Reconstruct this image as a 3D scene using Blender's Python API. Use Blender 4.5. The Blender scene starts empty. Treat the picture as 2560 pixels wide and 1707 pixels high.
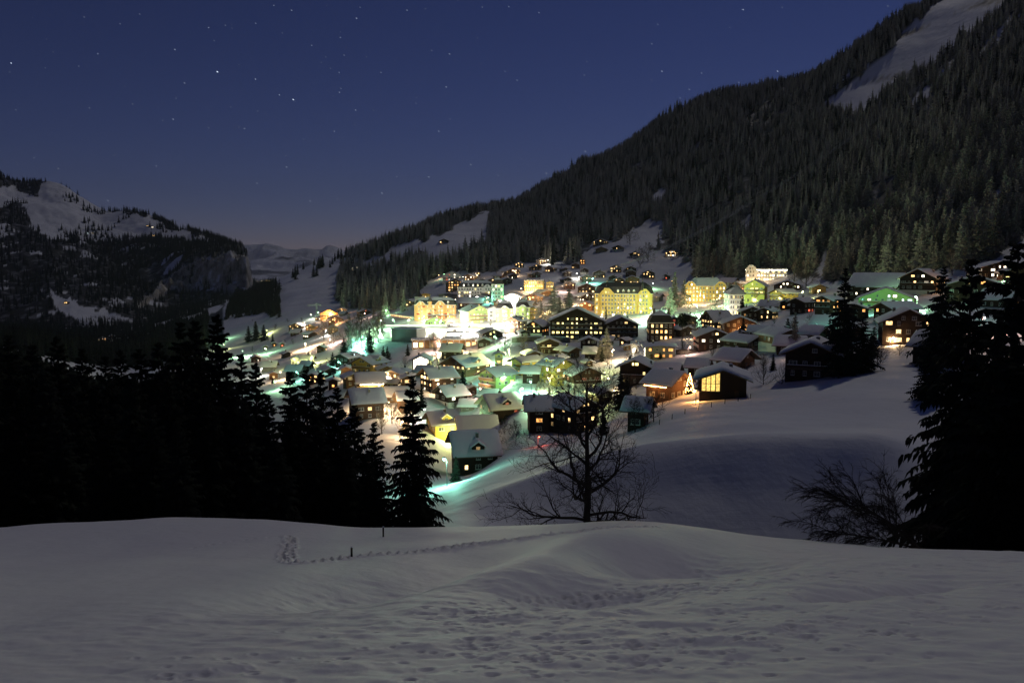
# Alpine village at night, seen from a snow slope above it.
import bpy, math, random
import numpy as np
from mathutils import Vector, Matrix

random.seed(7)
rng = np.random.default_rng(7)
R = math.radians
scene = bpy.context.scene
C = scene.collection

# ------------------------------------------------------------------ camera, sky, moon, exposure
F_PX = 2000.0                       # focal length in pixels of the 2560 wide photograph
PITCH = math.atan(183.5 / F_PX)     # camera looks a little down
cam_d = bpy.data.cameras.new('camera')
cam_d.sensor_width = 36.0
cam_d.lens = 36.0 * F_PX / 2560.0
cam_d.clip_start = 0.3
cam_d.clip_end = 60000
cam = bpy.data.objects.new('camera', cam_d)
cam.rotation_euler = (math.pi / 2 - PITCH, 0, 0)
C.objects.link(cam)
scene.camera = cam

MOON = Vector((0.36, 0.56, 0.74)).normalized()      # direction towards the moon
world = bpy.data.worlds.new('World')
scene.world = world
world.use_nodes = True
wn, wl = world.node_tree.nodes, world.node_tree.links
wn.clear()
w_out = wn.new('ShaderNodeOutputWorld')
sky = wn.new('ShaderNodeTexSky')
sky.sky_type = 'NISHITA'
sky.sun_disc = False
sky.sun_elevation = math.asin(MOON.z)
sky.sun_rotation = math.atan2(MOON.x, MOON.y)
sky.altitude = 1300
sky.air_density = 1.0
sky.dust_density = 0.0
sky.ozone_density = 4.0
tint = wn.new('ShaderNodeMix'); tint.data_type = 'RGBA'; tint.blend_type = 'MULTIPLY'
tint.inputs[0].default_value = 1.0
tint.inputs[7].default_value = (1.10, 0.86, 1.06, 1)
wl.new(sky.outputs[0], tint.inputs[6])
bg = wn.new('ShaderNodeBackground')
bg.inputs[1].default_value = 0.0058
gm = wn.new('ShaderNodeGamma'); gm.inputs[1].default_value = 1.5
wl.new(tint.outputs[2], gm.inputs[0]); wl.new(gm.outputs[0], bg.inputs[0])
# stars: tiny points of light, drawn out a little by the long exposure
tc = wn.new('ShaderNodeTexCoord')
def star_layer(scale, radius, power, strength, seed):
    mp = wn.new('ShaderNodeMapping')
    mr0 = wn.new('ShaderNodeMapping'); mr0.inputs['Rotation'].default_value = (0, R(58), 0)
    mp.inputs['Scale'].default_value = (1, 1, 0.40)
    mp.inputs['Location'].default_value = (seed * 3.1, seed, seed * .7)
    wl.new(tc.outputs['Generated'], mr0.inputs[0]); wl.new(mr0.outputs[0], mp.inputs[0])
    vo = wn.new('ShaderNodeTexVoronoi')
    vo.inputs['Scale'].default_value = scale
    wl.new(mp.outputs[0], vo.inputs['Vector'])
    mr = wn.new('ShaderNodeMapRange')
    mr.inputs[1].default_value = radius; mr.inputs[2].default_value = radius * 0.45
    mr.inputs[3].default_value = 0; mr.inputs[4].default_value = 1
    wl.new(vo.outputs['Distance'], mr.inputs[0])
    sp = wn.new('ShaderNodeSeparateColor'); wl.new(vo.outputs['Color'], sp.inputs[0])
    pw = wn.new('ShaderNodeMath'); pw.operation = 'POWER'; pw.inputs[1].default_value = power
    wl.new(sp.outputs[0], pw.inputs[0])
    mu = wn.new('ShaderNodeMath'); mu.operation = 'MULTIPLY'
    wl.new(mr.outputs[0], mu.inputs[0]); wl.new(pw.outputs[0], mu.inputs[1])
    b = wn.new('ShaderNodeBackground'); b.inputs[0].default_value = (0.72, 0.83, 1.0, 1)
    m2 = wn.new('ShaderNodeMath'); m2.operation = 'MULTIPLY'; m2.inputs[1].default_value = strength
    wl.new(mu.outputs[0], m2.inputs[0]); wl.new(m2.outputs[0], b.inputs[1])
    return b
s1 = star_layer(150, 0.085, 2.6, 0.5, 0.4)
s2 = star_layer(48, 0.030, 2.8, 1.9, 1.3)
a1 = wn.new('ShaderNodeAddShader'); a2 = wn.new('ShaderNodeAddShader')
wl.new(s1.outputs[0], a1.inputs[0]); wl.new(s2.outputs[0], a1.inputs[1])
wl.new(bg.outputs[0], a2.inputs[0]); wl.new(a1.outputs[0], a2.inputs[1])
wl.new(a2.outputs[0], w_out.inputs[0])

moon_d = bpy.data.lights.new('moon_light', 'SUN')
moon_d.energy = 0.325
moon_d.angle = R(1.5)
moon_d.color = (1.0, 0.94, 0.85)
moon = bpy.data.objects.new('moon_light', moon_d)
moon.rotation_euler = MOON.to_track_quat('Z', 'Y').to_euler()
C.objects.link(moon)

vs = scene.view_settings
vs.view_transform = 'Standard'
vs.look = 'None'
vs.gamma = 1.0
vs.use_curve_mapping = False
vs.exposure = 0.0
scene.render.engine = 'CYCLES'
scene.cycles.use_denoising = True
scene.cycles.max_bounces = 3
scene.cycles.diffuse_bounces = 1
scene.cycles.glossy_bounces = 1
scene.cycles.use_adaptive_sampling = True
scene.cycles.adaptive_threshold = 0.03
scene.cycles.volume_bounces = 0
scene.cycles.sample_clamp_indirect = 3.0
scene.cycles.use_light_tree = True
scene.cycles.caustics_reflective = False
scene.cycles.caustics_refractive = False

# ------------------------------------------------------------------ helpers: rays, noise, meshes
cp, sp_ = math.cos(PITCH), math.sin(PITCH)
def uv_of(px, py):
    """picture position -> slope of the line of sight: X/Y and Z/Y"""
    a = (np.asarray(px, float) - 1280.0) / F_PX
    b = (853.5 - np.asarray(py, float)) / F_PX
    dy = cp + b * sp_
    dz = -sp_ + b * cp
    return a / dy, dz / dy
def px_of(x, y, z):
    d = y * cp - z * sp_
    up = y * sp_ + z * cp
    return 1280.0 + F_PX * x / d, 853.5 - F_PX * up / d

def vnoise(x, y, seed=0):
    xi = np.floor(x).astype(np.int64); yi = np.floor(y).astype(np.int64)
    fx = x - xi; fy = y - yi
    fx = fx * fx * fx * (fx * (fx * 6 - 15) + 10); fy = fy * fy * fy * (fy * (fy * 6 - 15) + 10)
    def h(a, b):
        n = (a * 374761393 + b * 668265263 + seed * 974711) & 0x7fffffff
        n = ((n ^ (n >> 13)) * 1274126177) & 0x7fffffff
        n = (n ^ (n >> 16)) & 0xffff
        return n / 65535.0 * 2 - 1
    a = h(xi, yi); b = h(xi + 1, yi); c = h(xi, yi + 1); d = h(xi + 1, yi + 1)
    return (a * (1 - fx) + b * fx) * (1 - fy) + (c * (1 - fx) + d * fx) * fy
def fbm(x, y, oct=4, seed=0, gain=0.5):
    s = 0; a = 1.0
    for o in range(oct):
        s = s + a * vnoise(x * 2 ** o + 17.3 * o, y * 2 ** o - 9.1 * o, seed + o)
        a *= gain
    return s

def pchip(x, y, xq):
    """monotone cubic interpolation, y may be 2D with the knots along axis 0"""
    x = np.asarray(x, float); y = np.asarray(y, float)
    h = np.diff(x)
    sh = (-1,) + (1,) * (y.ndim - 1)
    d = np.diff(y, axis=0) / h.reshape(sh)
    m = np.zeros_like(y)
    w1 = (2 * h[1:] + h[:-1]).reshape(sh); w2 = (h[1:] + 2 * h[:-1]).reshape(sh)
    pos = d[1:] * d[:-1] > 0
    with np.errstate(divide='ignore', invalid='ignore'):
        hm = (w1 + w2) / (w1 / d[:-1] + w2 / d[1:])
    m[1:-1] = np.where(pos, hm, 0)
    m[0] = d[0]; m[-1] = d[-1]
    xq = np.clip(np.asarray(xq, float), x[0], x[-1])
    i = np.clip(np.searchsorted(x, xq) - 1, 0, len(x) - 2)
    t = (xq - x[i]) / h[i]
    hh = h[i]
    if y.ndim > 1:
        t = t.reshape((-1,) + (1,) * (y.ndim - 1)); hh = hh.reshape(t.shape)
    return ((2 * t ** 3 - 3 * t ** 2 + 1) * y[i] + (t ** 3 - 2 * t ** 2 + t) * hh * m[i]
            + (-2 * t ** 3 + 3 * t ** 2) * y[i + 1] + (t ** 3 - t ** 2) * hh * m[i + 1])

def in_poly(poly, x, y):
    x = np.asarray(x, float); y = np.asarray(y, float)
    inside = np.zeros(x.shape, bool)
    n = len(poly)
    for k in range(n):
        x0, y0 = poly[k]; x1, y1 = poly[(k + 1) % n]
        if y0 == y1: continue
        c = ((y0 > y) != (y1 > y)) & (x < (x1 - x0) * (y - y0) / (y1 - y0) + x0)
        inside ^= c
    return inside

class MB:
    """collects faces for one mesh"""
    def __init__(s): s.v = []; s.f = []; s.m = []
    def add(s, vs, fs, mi=0):
        b = len(s.v); s.v += [tuple(p) for p in vs]
        for f in fs: s.f.append(tuple(b + i for i in f)); s.m.append(mi)
    def box(s, x0, x1, y0, y1, z0, z1, mi=0):
        s.add([(x0,y0,z0),(x1,y0,z0),(x1,y1,z0),(x0,y1,z0),(x0,y0,z1),(x1,y0,z1),(x1,y1,z1),(x0,y1,z1)],
              [(0,3,2,1),(4,5,6,7),(0,1,5,4),(1,2,6,5),(2,3,7,6),(3,0,4,7)], mi)
    def frustum(s, b, t, z0, z1, mi=0):
        """b, t: (x0,x1,y0,y1) at z0 and z1"""
        s.add([(b[0],b[2],z0),(b[1],b[2],z0),(b[1],b[3],z0),(b[0],b[3],z0),(t[0],t[2],z1),(t[1],t[2],z1),(t[1],t[3],z1),(t[0],t[3],z1)],
              [(0,3,2,1),(4,5,6,7),(0,1,5,4),(1,2,6,5),(2,3,7,6),(3,0,4,7)], mi)
    def tube(s, p0, p1, r0, r1, n=5, mi=0, cap=False):
        p0 = Vector(p0); p1 = Vector(p1)
        d = (p1 - p0)
        if d.length < 1e-6: return
        d.normalize()
        a = d.orthogonal().normalized(); b = d.cross(a)
        vs = []
        for p, r in ((p0, r0), (p1, r1)):
            for k in range(n):
                t = 2 * math.pi * k / n
                vs.append(p + a * (math.cos(t) * r) + b * (math.sin(t) * r))
        fs = [(k, (k + 1) % n, n + (k + 1) % n, n + k) for k in range(n)]
        if cap: fs += [tuple(range(n - 1, -1, -1)), tuple(range(n, 2 * n))]
        s.add(vs, fs, mi)
    def gable(s, w, y0, y1, zb, ze, za, mi=0):
        """house body: pentagon w wide, from y0 to y1"""
        a = w / 2
        s.add([(-a,y0,zb),(a,y0,zb),(a,y0,ze),(0,y0,za),(-a,y0,ze),(-a,y1,zb),(a,y1,zb),(a,y1,ze),(0,y1,za),(-a,y1,ze)],
              [(0,1,2,3,4),(9,8,7,6,5),(0,5,6,1),(1,6,7,2),(2,7,8,3),(3,8,9,4),(4,9,5,0)], mi)
    def mesh(s, name, mats, smooth=False):
        me = bpy.data.meshes.new(name)
        me.from_pydata(s.v, [], s.f)
        for m in (mats if isinstance(mats, (list, tuple)) else [mats]): me.materials.append(m)
        if any(s.m): me.polygons.foreach_set('material_index', s.m)
        if smooth: me.polygons.foreach_set('use_smooth', [True] * len(s.f))
        me.update()
        return me

def link(name, me, parent=None, loc=None, rotz=0.0, scale=None):
    o = bpy.data.objects.new(name, me)
    C.objects.link(o)
    if parent is not None: o.parent = parent
    if loc is not None: o.location = loc
    if rotz: o.rotation_euler = (0, 0, rotz)
    if scale is not None: o.scale = scale if hasattr(scale, '__len__') else (scale,) * 3
    return o
def tag(o, label, cat, group=None):
    o['label'] = label; o['category'] = cat
    if group: o['group'] = group
    return o
def thing(name, label, cat, loc, rotz=0.0, group=None):
    return tag(link(name, None, None, loc, rotz), label, cat, group)
def struct(name, me):
    o = link(name, me); o['kind'] = 'structure'
    return o

# ------------------------------------------------------------------ materials
def mat(name):
    m = bpy.data.materials.new(name); m.use_nodes = True
    nt = m.node_tree
    return m, nt.nodes, nt.links, nt.nodes['Principled BSDF']
def flat_mat(name, col, rough=0.8, var=0.25, scale=3.0, bump=0.0, spec=0.2, planks=0.0, vertical=False):
    m, n, l, p = mat(name)
    p.inputs['Roughness'].default_value = rough
    p.inputs['Specular IOR Level'].default_value = spec
    tcn = n.new('ShaderNodeTexCoord')
    nz = n.new('ShaderNodeTexNoise'); nz.inputs['Scale'].default_value = scale; nz.inputs['Detail'].default_value = 5
    l.new(tcn.outputs['Object'], nz.inputs['Vector'])
    cr = n.new('ShaderNodeMix'); cr.data_type = 'RGBA'
    c0 = tuple(max(0, c * (1 - var)) for c in col) + (1,); c1 = tuple(min(1, c * (1 + var)) for c in col) + (1,)
    cr.inputs[6].default_value = c0; cr.inputs[7].default_value = c1
    l.new(nz.outputs[0], cr.inputs[0])
    out = cr.outputs[2]
    if planks:
        wv = n.new('ShaderNodeTexWave'); wv.bands_direction = 'X' if vertical else 'Z'
        wv.inputs['Scale'].default_value = planks; wv.inputs['Distortion'].default_value = 0.4
        wv.wave_profile = 'SAW'
        l.new(tcn.outputs['Object'], wv.inputs['Vector'])
        mx = n.new('ShaderNodeMix'); mx.data_type = 'RGBA'; mx.blend_type = 'MULTIPLY'; mx.inputs[0].default_value = 0.45
        l.new(out, mx.inputs[6]); l.new(wv.outputs[0], mx.inputs[7])
        out = mx.outputs[2]
        bm = n.new('ShaderNodeBump'); bm.inputs['Strength'].default_value = 0.6; bm.inputs['Distance'].default_value = 0.04
        l.new(wv.outputs[1], bm.inputs['Height']); l.new(bm.outputs[0], p.inputs['Normal'])
    l.new(out, p.inputs['Base Color'])
    return m
def glow_mat(name, col, strength, var=0.0, sampled=False):
    m, n, l, p = mat(name)
    p.inputs['Base Color'].default_value = (0.02, 0.02, 0.02, 1)
    p.inputs['Emission Color'].default_value = tuple(col) + (1,)
    p.inputs['Emission Strength'].default_value = strength
    p.inputs['Roughness'].default_value = 0.3
    if var:
        oi = n.new('ShaderNodeObjectInfo')
        tcn = n.new('ShaderNodeTexCoord')
        nz = n.new('ShaderNodeTexNoise'); nz.inputs['Scale'].default_value = 3.5
        ad = n.new('ShaderNodeVectorMath'); ad.operation = 'ADD'
        cx = n.new('ShaderNodeCombineXYZ'); l.new(oi.outputs['Random'], cx.inputs[0])
        sc_ = n.new('ShaderNodeVectorMath'); sc_.operation = 'SCALE'; sc_.inputs[3].default_value = 40
        l.new(cx.outputs[0], sc_.inputs[0])
        l.new(tcn.outputs['Object'], ad.inputs[0]); l.new(sc_.outputs[0], ad.inputs[1])
        l.new(ad.outputs[0], nz.inputs['Vector'])
        a = n.new('ShaderNodeMapRange'); a.inputs[1].default_value = 0.3; a.inputs[2].default_value = 0.7
        a.inputs[3].default_value = strength * (1 - var); a.inputs[4].default_value = strength * (1 + var)
        l.new(nz.outputs[0], a.inputs[0])
        b = n.new('ShaderNodeMapRange'); b.inputs[3].default_value = 0.45; b.inputs[4].default_value = 1.35
        l.new(oi.outputs['Random'], b.inputs[0])
        mu = n.new('ShaderNodeMath'); mu.operation = 'MULTIPLY'
        l.new(a.outputs[0], mu.inputs[0]); l.new(b.outputs[0], mu.inputs[1])
        l.new(mu.outputs[0], p.inputs['Emission Strength'])
    if not sampled: m.cycles.emission_sampling = 'NONE'
    return m

def snow_mat(name, coarse, fine, strength, dist, col=(0.80, 0.81, 0.84)):
    m, n, l, p = mat(name)
    p.inputs['Roughness'].default_value = 0.65
    p.inputs['Specular IOR Level'].default_value = 0.25
    ge = n.new('ShaderNodeNewGeometry')
    n1 = n.new('ShaderNodeTexNoise'); n1.inputs['Scale'].default_value = coarse; n1.inputs['Detail'].default_value = 6
    n2 = n.new('ShaderNodeTexNoise'); n2.inputs['Scale'].default_value = fine; n2.inputs['Detail'].default_value = 4
    l.new(ge.outputs['Position'], n1.inputs['Vector']); l.new(ge.outputs['Position'], n2.inputs['Vector'])
    b1 = n.new('ShaderNodeBump'); b1.inputs['Strength'].default_value = strength; b1.inputs['Distance'].default_value = dist
    b2 = n.new('ShaderNodeBump'); b2.inputs['Strength'].default_value = strength * 0.6; b2.inputs['Distance'].default_value = dist * 0.12
    l.new(n1.outputs[0], b1.inputs['Height']); l.new(n2.outputs[0], b2.inputs['Height'])
    l.new(b1.outputs[0], b2.inputs['Normal']); l.new(b2.outputs[0], p.inputs['Normal'])
    mx = n.new('ShaderNodeMix'); mx.data_type = 'RGBA'
    mx.inputs[6].default_value = tuple(c * 0.93 for c in col) + (1,); mx.inputs[7].default_value = tuple(col) + (1,)
    l.new(n1.outputs[0], mx.inputs[0]); l.new(mx.outputs[2], p.inputs['Base Color'])
    return m, n, l, p, ge, mx

M = {}
M['snow'] = snow_mat('snow_roof', 0.9, 6.0, 0.4, 0.25)[0]
M['snow_fg'] = snow_mat('snow_meadow', 1.6, 14.0, 0.55, 0.07, (0.80, 0.79, 0.80))[0]
# village ground and mountains: snow, with forest floor and rock where the mesh says so
def ground_mat(name, coarse, fine, strength, dist):
    m, n, l, p, ge, mx = snow_mat(name, coarse, fine, strength, dist)
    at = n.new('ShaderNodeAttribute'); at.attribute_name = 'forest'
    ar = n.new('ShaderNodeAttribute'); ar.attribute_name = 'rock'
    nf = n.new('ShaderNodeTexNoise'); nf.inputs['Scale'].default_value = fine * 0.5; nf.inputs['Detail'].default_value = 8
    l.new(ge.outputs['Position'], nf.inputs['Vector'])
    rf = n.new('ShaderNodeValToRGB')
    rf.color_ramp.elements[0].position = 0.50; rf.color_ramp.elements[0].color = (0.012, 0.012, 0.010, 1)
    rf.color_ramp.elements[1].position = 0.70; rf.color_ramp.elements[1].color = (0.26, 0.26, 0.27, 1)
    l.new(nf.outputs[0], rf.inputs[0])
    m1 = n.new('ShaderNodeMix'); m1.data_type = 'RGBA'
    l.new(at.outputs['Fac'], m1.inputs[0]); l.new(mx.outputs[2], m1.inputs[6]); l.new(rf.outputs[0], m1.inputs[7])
    mp = n.new('ShaderNodeMapping'); mp.inputs['Scale'].default_value = (1, 1, 0.35)
    l.new(ge.outputs['Position'], mp.inputs[0])
    nr = n.new('ShaderNodeTexNoise'); nr.inputs['Scale'].default_value = 0.035; nr.inputs['Detail'].default_value = 9; nr.inputs['Roughness'].default_value = 0.7
    l.new(mp.outputs[0], nr.inputs['Vector'])
    rr = n.new('ShaderNodeValToRGB')
    e = rr.color_ramp.elements
    e[0].position = 0.36; e[0].color = (0.09, 0.08, 0.07, 1)
    e[1].position = 0.62; e[1].color = (0.75, 0.75, 0.76, 1)
    k = e.new(0.45); k.color = (0.28, 0.25, 0.20, 1)
    k = e.new(0.54); k.color = (0.46, 0.42, 0.35, 1)
    l.new(nr.outputs[0], rr.inputs[0])
    m2 = n.new('ShaderNodeMix'); m2.data_type = 'RGBA'
    l.new(ar.outputs['Fac'], m2.inputs[0]); l.new(m1.outputs[2], m2.inputs[6]); l.new(rr.outputs[0], m2.inputs[7])
    l.new(m2.outputs[2], p.inputs['Base Color'])
    # old ski tracks and wind crust drawn across the slope
    mt = n.new('ShaderNodeMapping'); mt.inputs['Rotation'].default_value = (0, 0, R(38)); mt.inputs['Scale'].default_value = (fine * 0.04, fine * 0.9, fine * 0.04)
    l.new(ge.outputs['Position'], mt.inputs[0])
    n3 = n.new('ShaderNodeTexNoise'); n3.inputs['Scale'].default_value = 1.0; n3.inputs['Detail'].default_value = 5; n3.inputs['Distortion'].default_value = 2.5
    l.new(mt.outputs[0], n3.inputs['Vector'])
    b3 = n.new('ShaderNodeBump'); b3.inputs['Strength'].default_value = 0.07; b3.inputs['Distance'].default_value = dist * 0.45
    l.new(n3.outputs[0], b3.inputs['Height'])
    prev = p.inputs['Normal'].links[0].from_socket
    l.new(prev, b3.inputs['Normal']); l.new(b3.outputs[0], p.inputs['Normal'])
    return m
M['ground'] = ground_mat('snow_ground', 0.12, 0.9, 0.5, 1.2)
M['mount'] = ground_mat('snow_mountain', 0.012, 0.09, 0.8, 12)
M['far'] = ground_mat('snow_far', 0.002, 0.02, 1.0, 90)
M['dark'] = flat_mat('dark_timber', (0.045, 0.027, 0.017), planks=2.2)
M['brown'] = flat_mat('brown_timber', (0.12, 0.066, 0.036), planks=2.2)
M['light'] = flat_mat('light_timber', (0.34, 0.20, 0.10), planks=2.2)
M['yellow'] = flat_mat('lamplit_yellow_render', (0.58, 0.42, 0.11), var=0.1)  # the yellow of sodium lamplight is put into this wall colour
M['green'] = flat_mat('green_and_lamplit_render', (0.42, 0.55, 0.20), var=0.1)  # green lamplight put into the wall colour; also the kiosk roof's own green
M['white'] = flat_mat('white_render', (0.70, 0.68, 0.63), var=0.08)
M['grey'] = flat_mat('grey_render', (0.26, 0.25, 0.23), var=0.15)
M['orange'] = flat_mat('orange_render', (0.60, 0.32, 0.13), var=0.1)
M['tile'] = flat_mat('dark_roof', (0.055, 0.05, 0.048), planks=2.6)
M['fascia'] = flat_mat('fascia_timber', (0.16, 0.11, 0.07))
M['rail'] = flat_mat('balcony_timber', (0.10, 0.06, 0.035), planks=6.0, vertical=True)
M['rail_l'] = flat_mat('pale_balcony_timber', (0.40, 0.27, 0.12), planks=6.0, vertical=True)
M['frame'] = flat_mat('window_paint', (0.62, 0.60, 0.55))
M['redpaint'] = flat_mat('red_awning', (0.55, 0.06, 0.03))
M['metal'] = flat_mat('grey_metal', (0.22, 0.22, 0.23), rough=0.5, spec=0.5)
M['stone'] = flat_mat('rough_stone', (0.20, 0.18, 0.15), var=0.5, scale=1.5)
M['bark'] = flat_mat('bark', (0.035, 0.027, 0.022), var=0.4, scale=6)
M['bark_l'] = flat_mat('pale_bark', (0.16, 0.13, 0.10), var=0.4, scale=6)
M['needle'] = flat_mat('spruce_needles', (0.018, 0.021, 0.015), var=0.5, scale=0.9, rough=0.9, spec=0.05)
M['needle_f'] = flat_mat('frosted_needles', (0.40, 0.385, 0.31), var=0.7, scale=0.5, rough=0.9, spec=0.05)
M['wire'] = flat_mat('cable_steel', (0.6, 0.6, 0.6), rough=0.4, spec=0.5)
M['ice'] = flat_mat('ice', (0.75, 0.80, 0.80), rough=0.25, var=0.06, scale=0.3, spec=0.5)
for k_ in ('needle_f', 'needle'):
    nt_ = M[k_].node_tree; n_, l_ = nt_.nodes, nt_.links; p_ = n_['Principled BSDF']
    src = p_.inputs['Base Color'].links[0].from_socket
    oi = n_.new('ShaderNodeObjectInfo'); mr_ = n_.new('ShaderNodeMapRange'); mr_.inputs[3].default_value = 0.45; mr_.inputs[4].default_value = 1.5
    l_.new(oi.outputs['Random'], mr_.inputs[0])
    mx_ = n_.new('ShaderNodeVectorMath'); mx_.operation = 'SCALE'; l_.new(src, mx_.inputs[0]); l_.new(mr_.outputs[0], mx_.inputs[3]); l_.new(mx_.outputs[0], p_.inputs['Base Color'])
# dark panes still mirror a little of the night
m_, n_, l_, p_ = mat('dark_glass'); p_.inputs['Base Color'].default_value = (0.05, 0.055, 0.06, 1); p_.inputs['Roughness'].default_value = 0.12
M['pane'] = m_
GLOW = {'w': (1.0, 0.62, 0.24), 'y': (1.0, 0.78, 0.28), 'o': (1.0, 0.42, 0.10), 'r': (1.0, 0.16, 0.08), 'k': (1.0, 0.86, 0.64), 'c': (0.75, 0.95, 1.0)}
for k_, c_ in GLOW.items():
    M['lit_' + k_] = glow_mat('lit_room_' + k_, c_, {'k': 5.0, 'o': 2.6, 'r': 1.8}.get(k_, 3.6), 0.6)
    M['dim_' + k_] = glow_mat('dim_room_' + k_, c_, 0.45, 0.5)
M['lit_g'] = glow_mat('golden_room', (1.0, 0.66, 0.16), 1.5, 0.45)
LAMPC = {'warm': (1.0, 0.66, 0.34), 'white': (1.0, 0.93, 0.78), 'teal': (0.30, 1.0, 0.72), 'green': (0.48, 1.0, 0.50), 'yell': (0.92, 1.0, 0.36), 'orange': (1.0, 0.45, 0.14), 'red': (1.0, 0.12, 0.06), 'pink': (1.0, 0.62, 0.48), 'vivid': (0.05, 1.0, 0.35)}
for k_, c_ in LAMPC.items():
    M['bulb_' + k_] = glow_mat('bulb_' + k_, c_, 30.0)

# ------------------------------------------------------------------ terrain: distance Y and picture height of the ground along lines of sight
NEAR = [(1.2, -0.26), (5, -0.275), (10, -0.285), (18, -0.292), (28, -0.296)]      # slope of the meadow under the camera
COLS = {
 -900: [(42,1330),(60,1400),(100,1300),(200,1080),(400,930),(700,850),(1000,830),(1500,820),(2200,790),(4500,745)],
 0:    [(42,1317),(60,1400),(100,1320),(150,1210),(250,1060),(400,960),(700,870),(1000,845),(1500,830),(2200,795),(4500,745)],
 300:  [(42,1303),(60,1390),(100,1330),(200,1200),(400,1050),(700,930),(1000,880),(1400,850),(1800,822),(2200,795),(4500,740)],
 435:  [(42,1295),(60,1390),(100,1335),(200,1195),(400,1030),(700,915),(1000,868),(1400,830),(1800,800),(2200,775),(4500,735)],
 620:  [(42,1298),(60,1390),(100,1340),(160,1250),(250,1140),(350,1060),(450,990),(550,945),(700,905),(850,872),(1000,842),(1200,800),(1500,770),(1900,745),(2400,735),(4500,725)],
 760:  [(43,1308),(60,1390),(100,1340),(160,1240),(250,1125),(350,1030),(450,960),(550,915),(650,885),(800,850),(950,812),(1150,770),(1400,725),(1600,690),(1800,672),(2100,680),(4500,722)],
 920:  [(43,1322),(60,1385),(100,1330),(160,1230),(250,1110),(290,1045),(330,988),(380,945),(450,910),(550,868),(650,835),(750,803),(850,783),(1000,760),(1200,725),(1400,685),(1600,645),(1750,624),(2000,640),(3000,690),(4500,720)],
 1040: [(43,1321),(55,1360),(75,1355),(100,1315),(130,1270),(170,1220),(250,1115),(290,1045),(330,985),(380,935),(440,893),(500,856),(600,812),(700,785),(800,757),(900,735),(1050,705),(1300,650),(1600,600),(1850,576),(2100,600),(3000,690),(4500,720)],
 1150: [(43,1319),(52,1350),(70,1356),(84,1325),(100,1280),(120,1238),(135,1230),(165,1205),(235,1178),(270,1120),(300,1058),(330,1000),(360,957),(420,903),(500,850),(600,803),(700,765),(800,728),(900,700),(1050,672),(1300,620),(1700,555),(2000,528),(2300,550),(3000,640),(4500,715)],
 1310: [(43,1314),(52,1346),(70,1360),(90,1385),(103,1262),(114,1187),(130,1182),(160,1150),(200,1115),(235,1083),(270,1035),(300,985),(340,935),(380,893),(420,862),(500,826),(590,790),(650,765),(720,730),(800,695),(900,668),(1050,645),(1300,600),(1700,540),(2100,503),(2400,530),(4500,700)],
 1437: [(43,1310),(52,1343),(70,1362),(92,1400),(102,1265),(112,1149),(128,1146),(155,1125),(190,1103),(235,1080),(275,1020),(300,985),(340,938),(380,893),(420,862),(455,847),(520,815),(590,788),(650,763),(720,728),(800,692),(900,660),(1050,632),(1300,585),(1800,500),(2250,438),(2500,470),(4500,700)],
 1565: [(44,1305),(53,1340),(70,1366),(92,1405),(102,1260),(111,1120),(126,1118),(150,1100),(185,1068),(225,1030),(260,985),(300,942),(350,905),(400,868),(450,845),(520,812),(590,787),(660,760),(740,715),(820,680),(950,640),(1100,605),(1350,545),(1800,440),(2200,358),(2500,400),(4500,680)],
 1660: [(44,1309),(54,1348),(70,1375),(93,1410),(102,1255),(111,1104),(125,1102),(150,1072),(180,1035),(205,1008),(235,978),(280,935),(330,898),(380,868),(430,842),(490,812),(550,792),(610,775),(690,742),(770,705),(860,670),(1000,628),(1200,565),(1500,470),(1800,380),(2100,296),(2400,330),(4500,640)],
 1760: [(44,1320),(54,1360),(70,1395),(93,1415),(102,1250),(110,1094),(124,1092),(145,1060),(175,1020),(200,995),(230,962),(270,925),(320,890),(370,860),(430,828),(490,800),(550,778),(610,760),(690,730),(760,698),(850,650),(1000,590),(1250,490),(1600,365),(2050,256),(2350,290),(4500,600)],
 1900: [(44,1338),(55,1382),(70,1420),(93,1420),(102,1250),(110,1087),(122,1084),(140,1052),(165,1018),(190,988),(220,945),(250,908),(290,872),(340,835),(400,800),(460,775),(520,755),(590,733),(660,703),(720,668),(800,625),(1000,535),(1300,410),(1700,285),(2000,212),(2300,250),(4500,560)],
 2150: [(45,1358),(56,1400),(72,1430),(94,1410),(103,1245),(111,1085),(125,1076),(150,1012),(175,965),(200,932),(230,890),(270,848),(320,808),(370,778),(430,748),(490,722),(550,690),(620,640),(700,585),(850,490),(1100,360),(1400,225),(1750,95),(2000,130),(4500,500)],
 2400: [(45,1377),(56,1410),(72,1430),(88,1330),(110,1150),(130,1052),(160,972),(190,922),(230,860),(280,800),(330,760),(380,725),(430,690),(480,640),(560,565),(700,455),(900,315),(1200,145),(1500,15),(1800,-100),(2100,-160),(2500,-120),(4500,300)],
 2560: [(45,1385),(56,1415),(72,1430),(88,1320),(120,1085),(160,955),(200,892),(250,822),(300,770),(350,720),(400,672),(450,620),(550,520),(700,390),(900,245),(1200,65),(1600,-130),(2000,-260),(2500,-250),(4500,200)],
 3460: [(45,1440),(56,1460),(72,1440),(88,1300),(120,1040),(200,830),(300,680),(400,560),(550,400),(900,60),(1200,-120),(1600,-360),(2000,-500),(2500,-480),(4500,0)],
}
S_ALL = np.linspace(math.log(1.2), math.log(4500), 900)
HAZE = 3.0e-5
EYE = 2.2
def _columns():
    us, ws = [], []
    for nx in sorted(COLS):
        ys, w = [], []
        for y, k in NEAR: ys.append(y); w.append(k)
        for y, ny in COLS[nx]:
            ys.append(y); w.append(float(uv_of(nx, ny)[1]) + EYE / y)
        us.append(float(uv_of(nx, 1000)[0]))
        ws.append(pchip(np.log(ys), np.array(w), S_ALL))
    return np.array(us), np.array(ws)
COL_U, COL_W = _columns()
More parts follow.
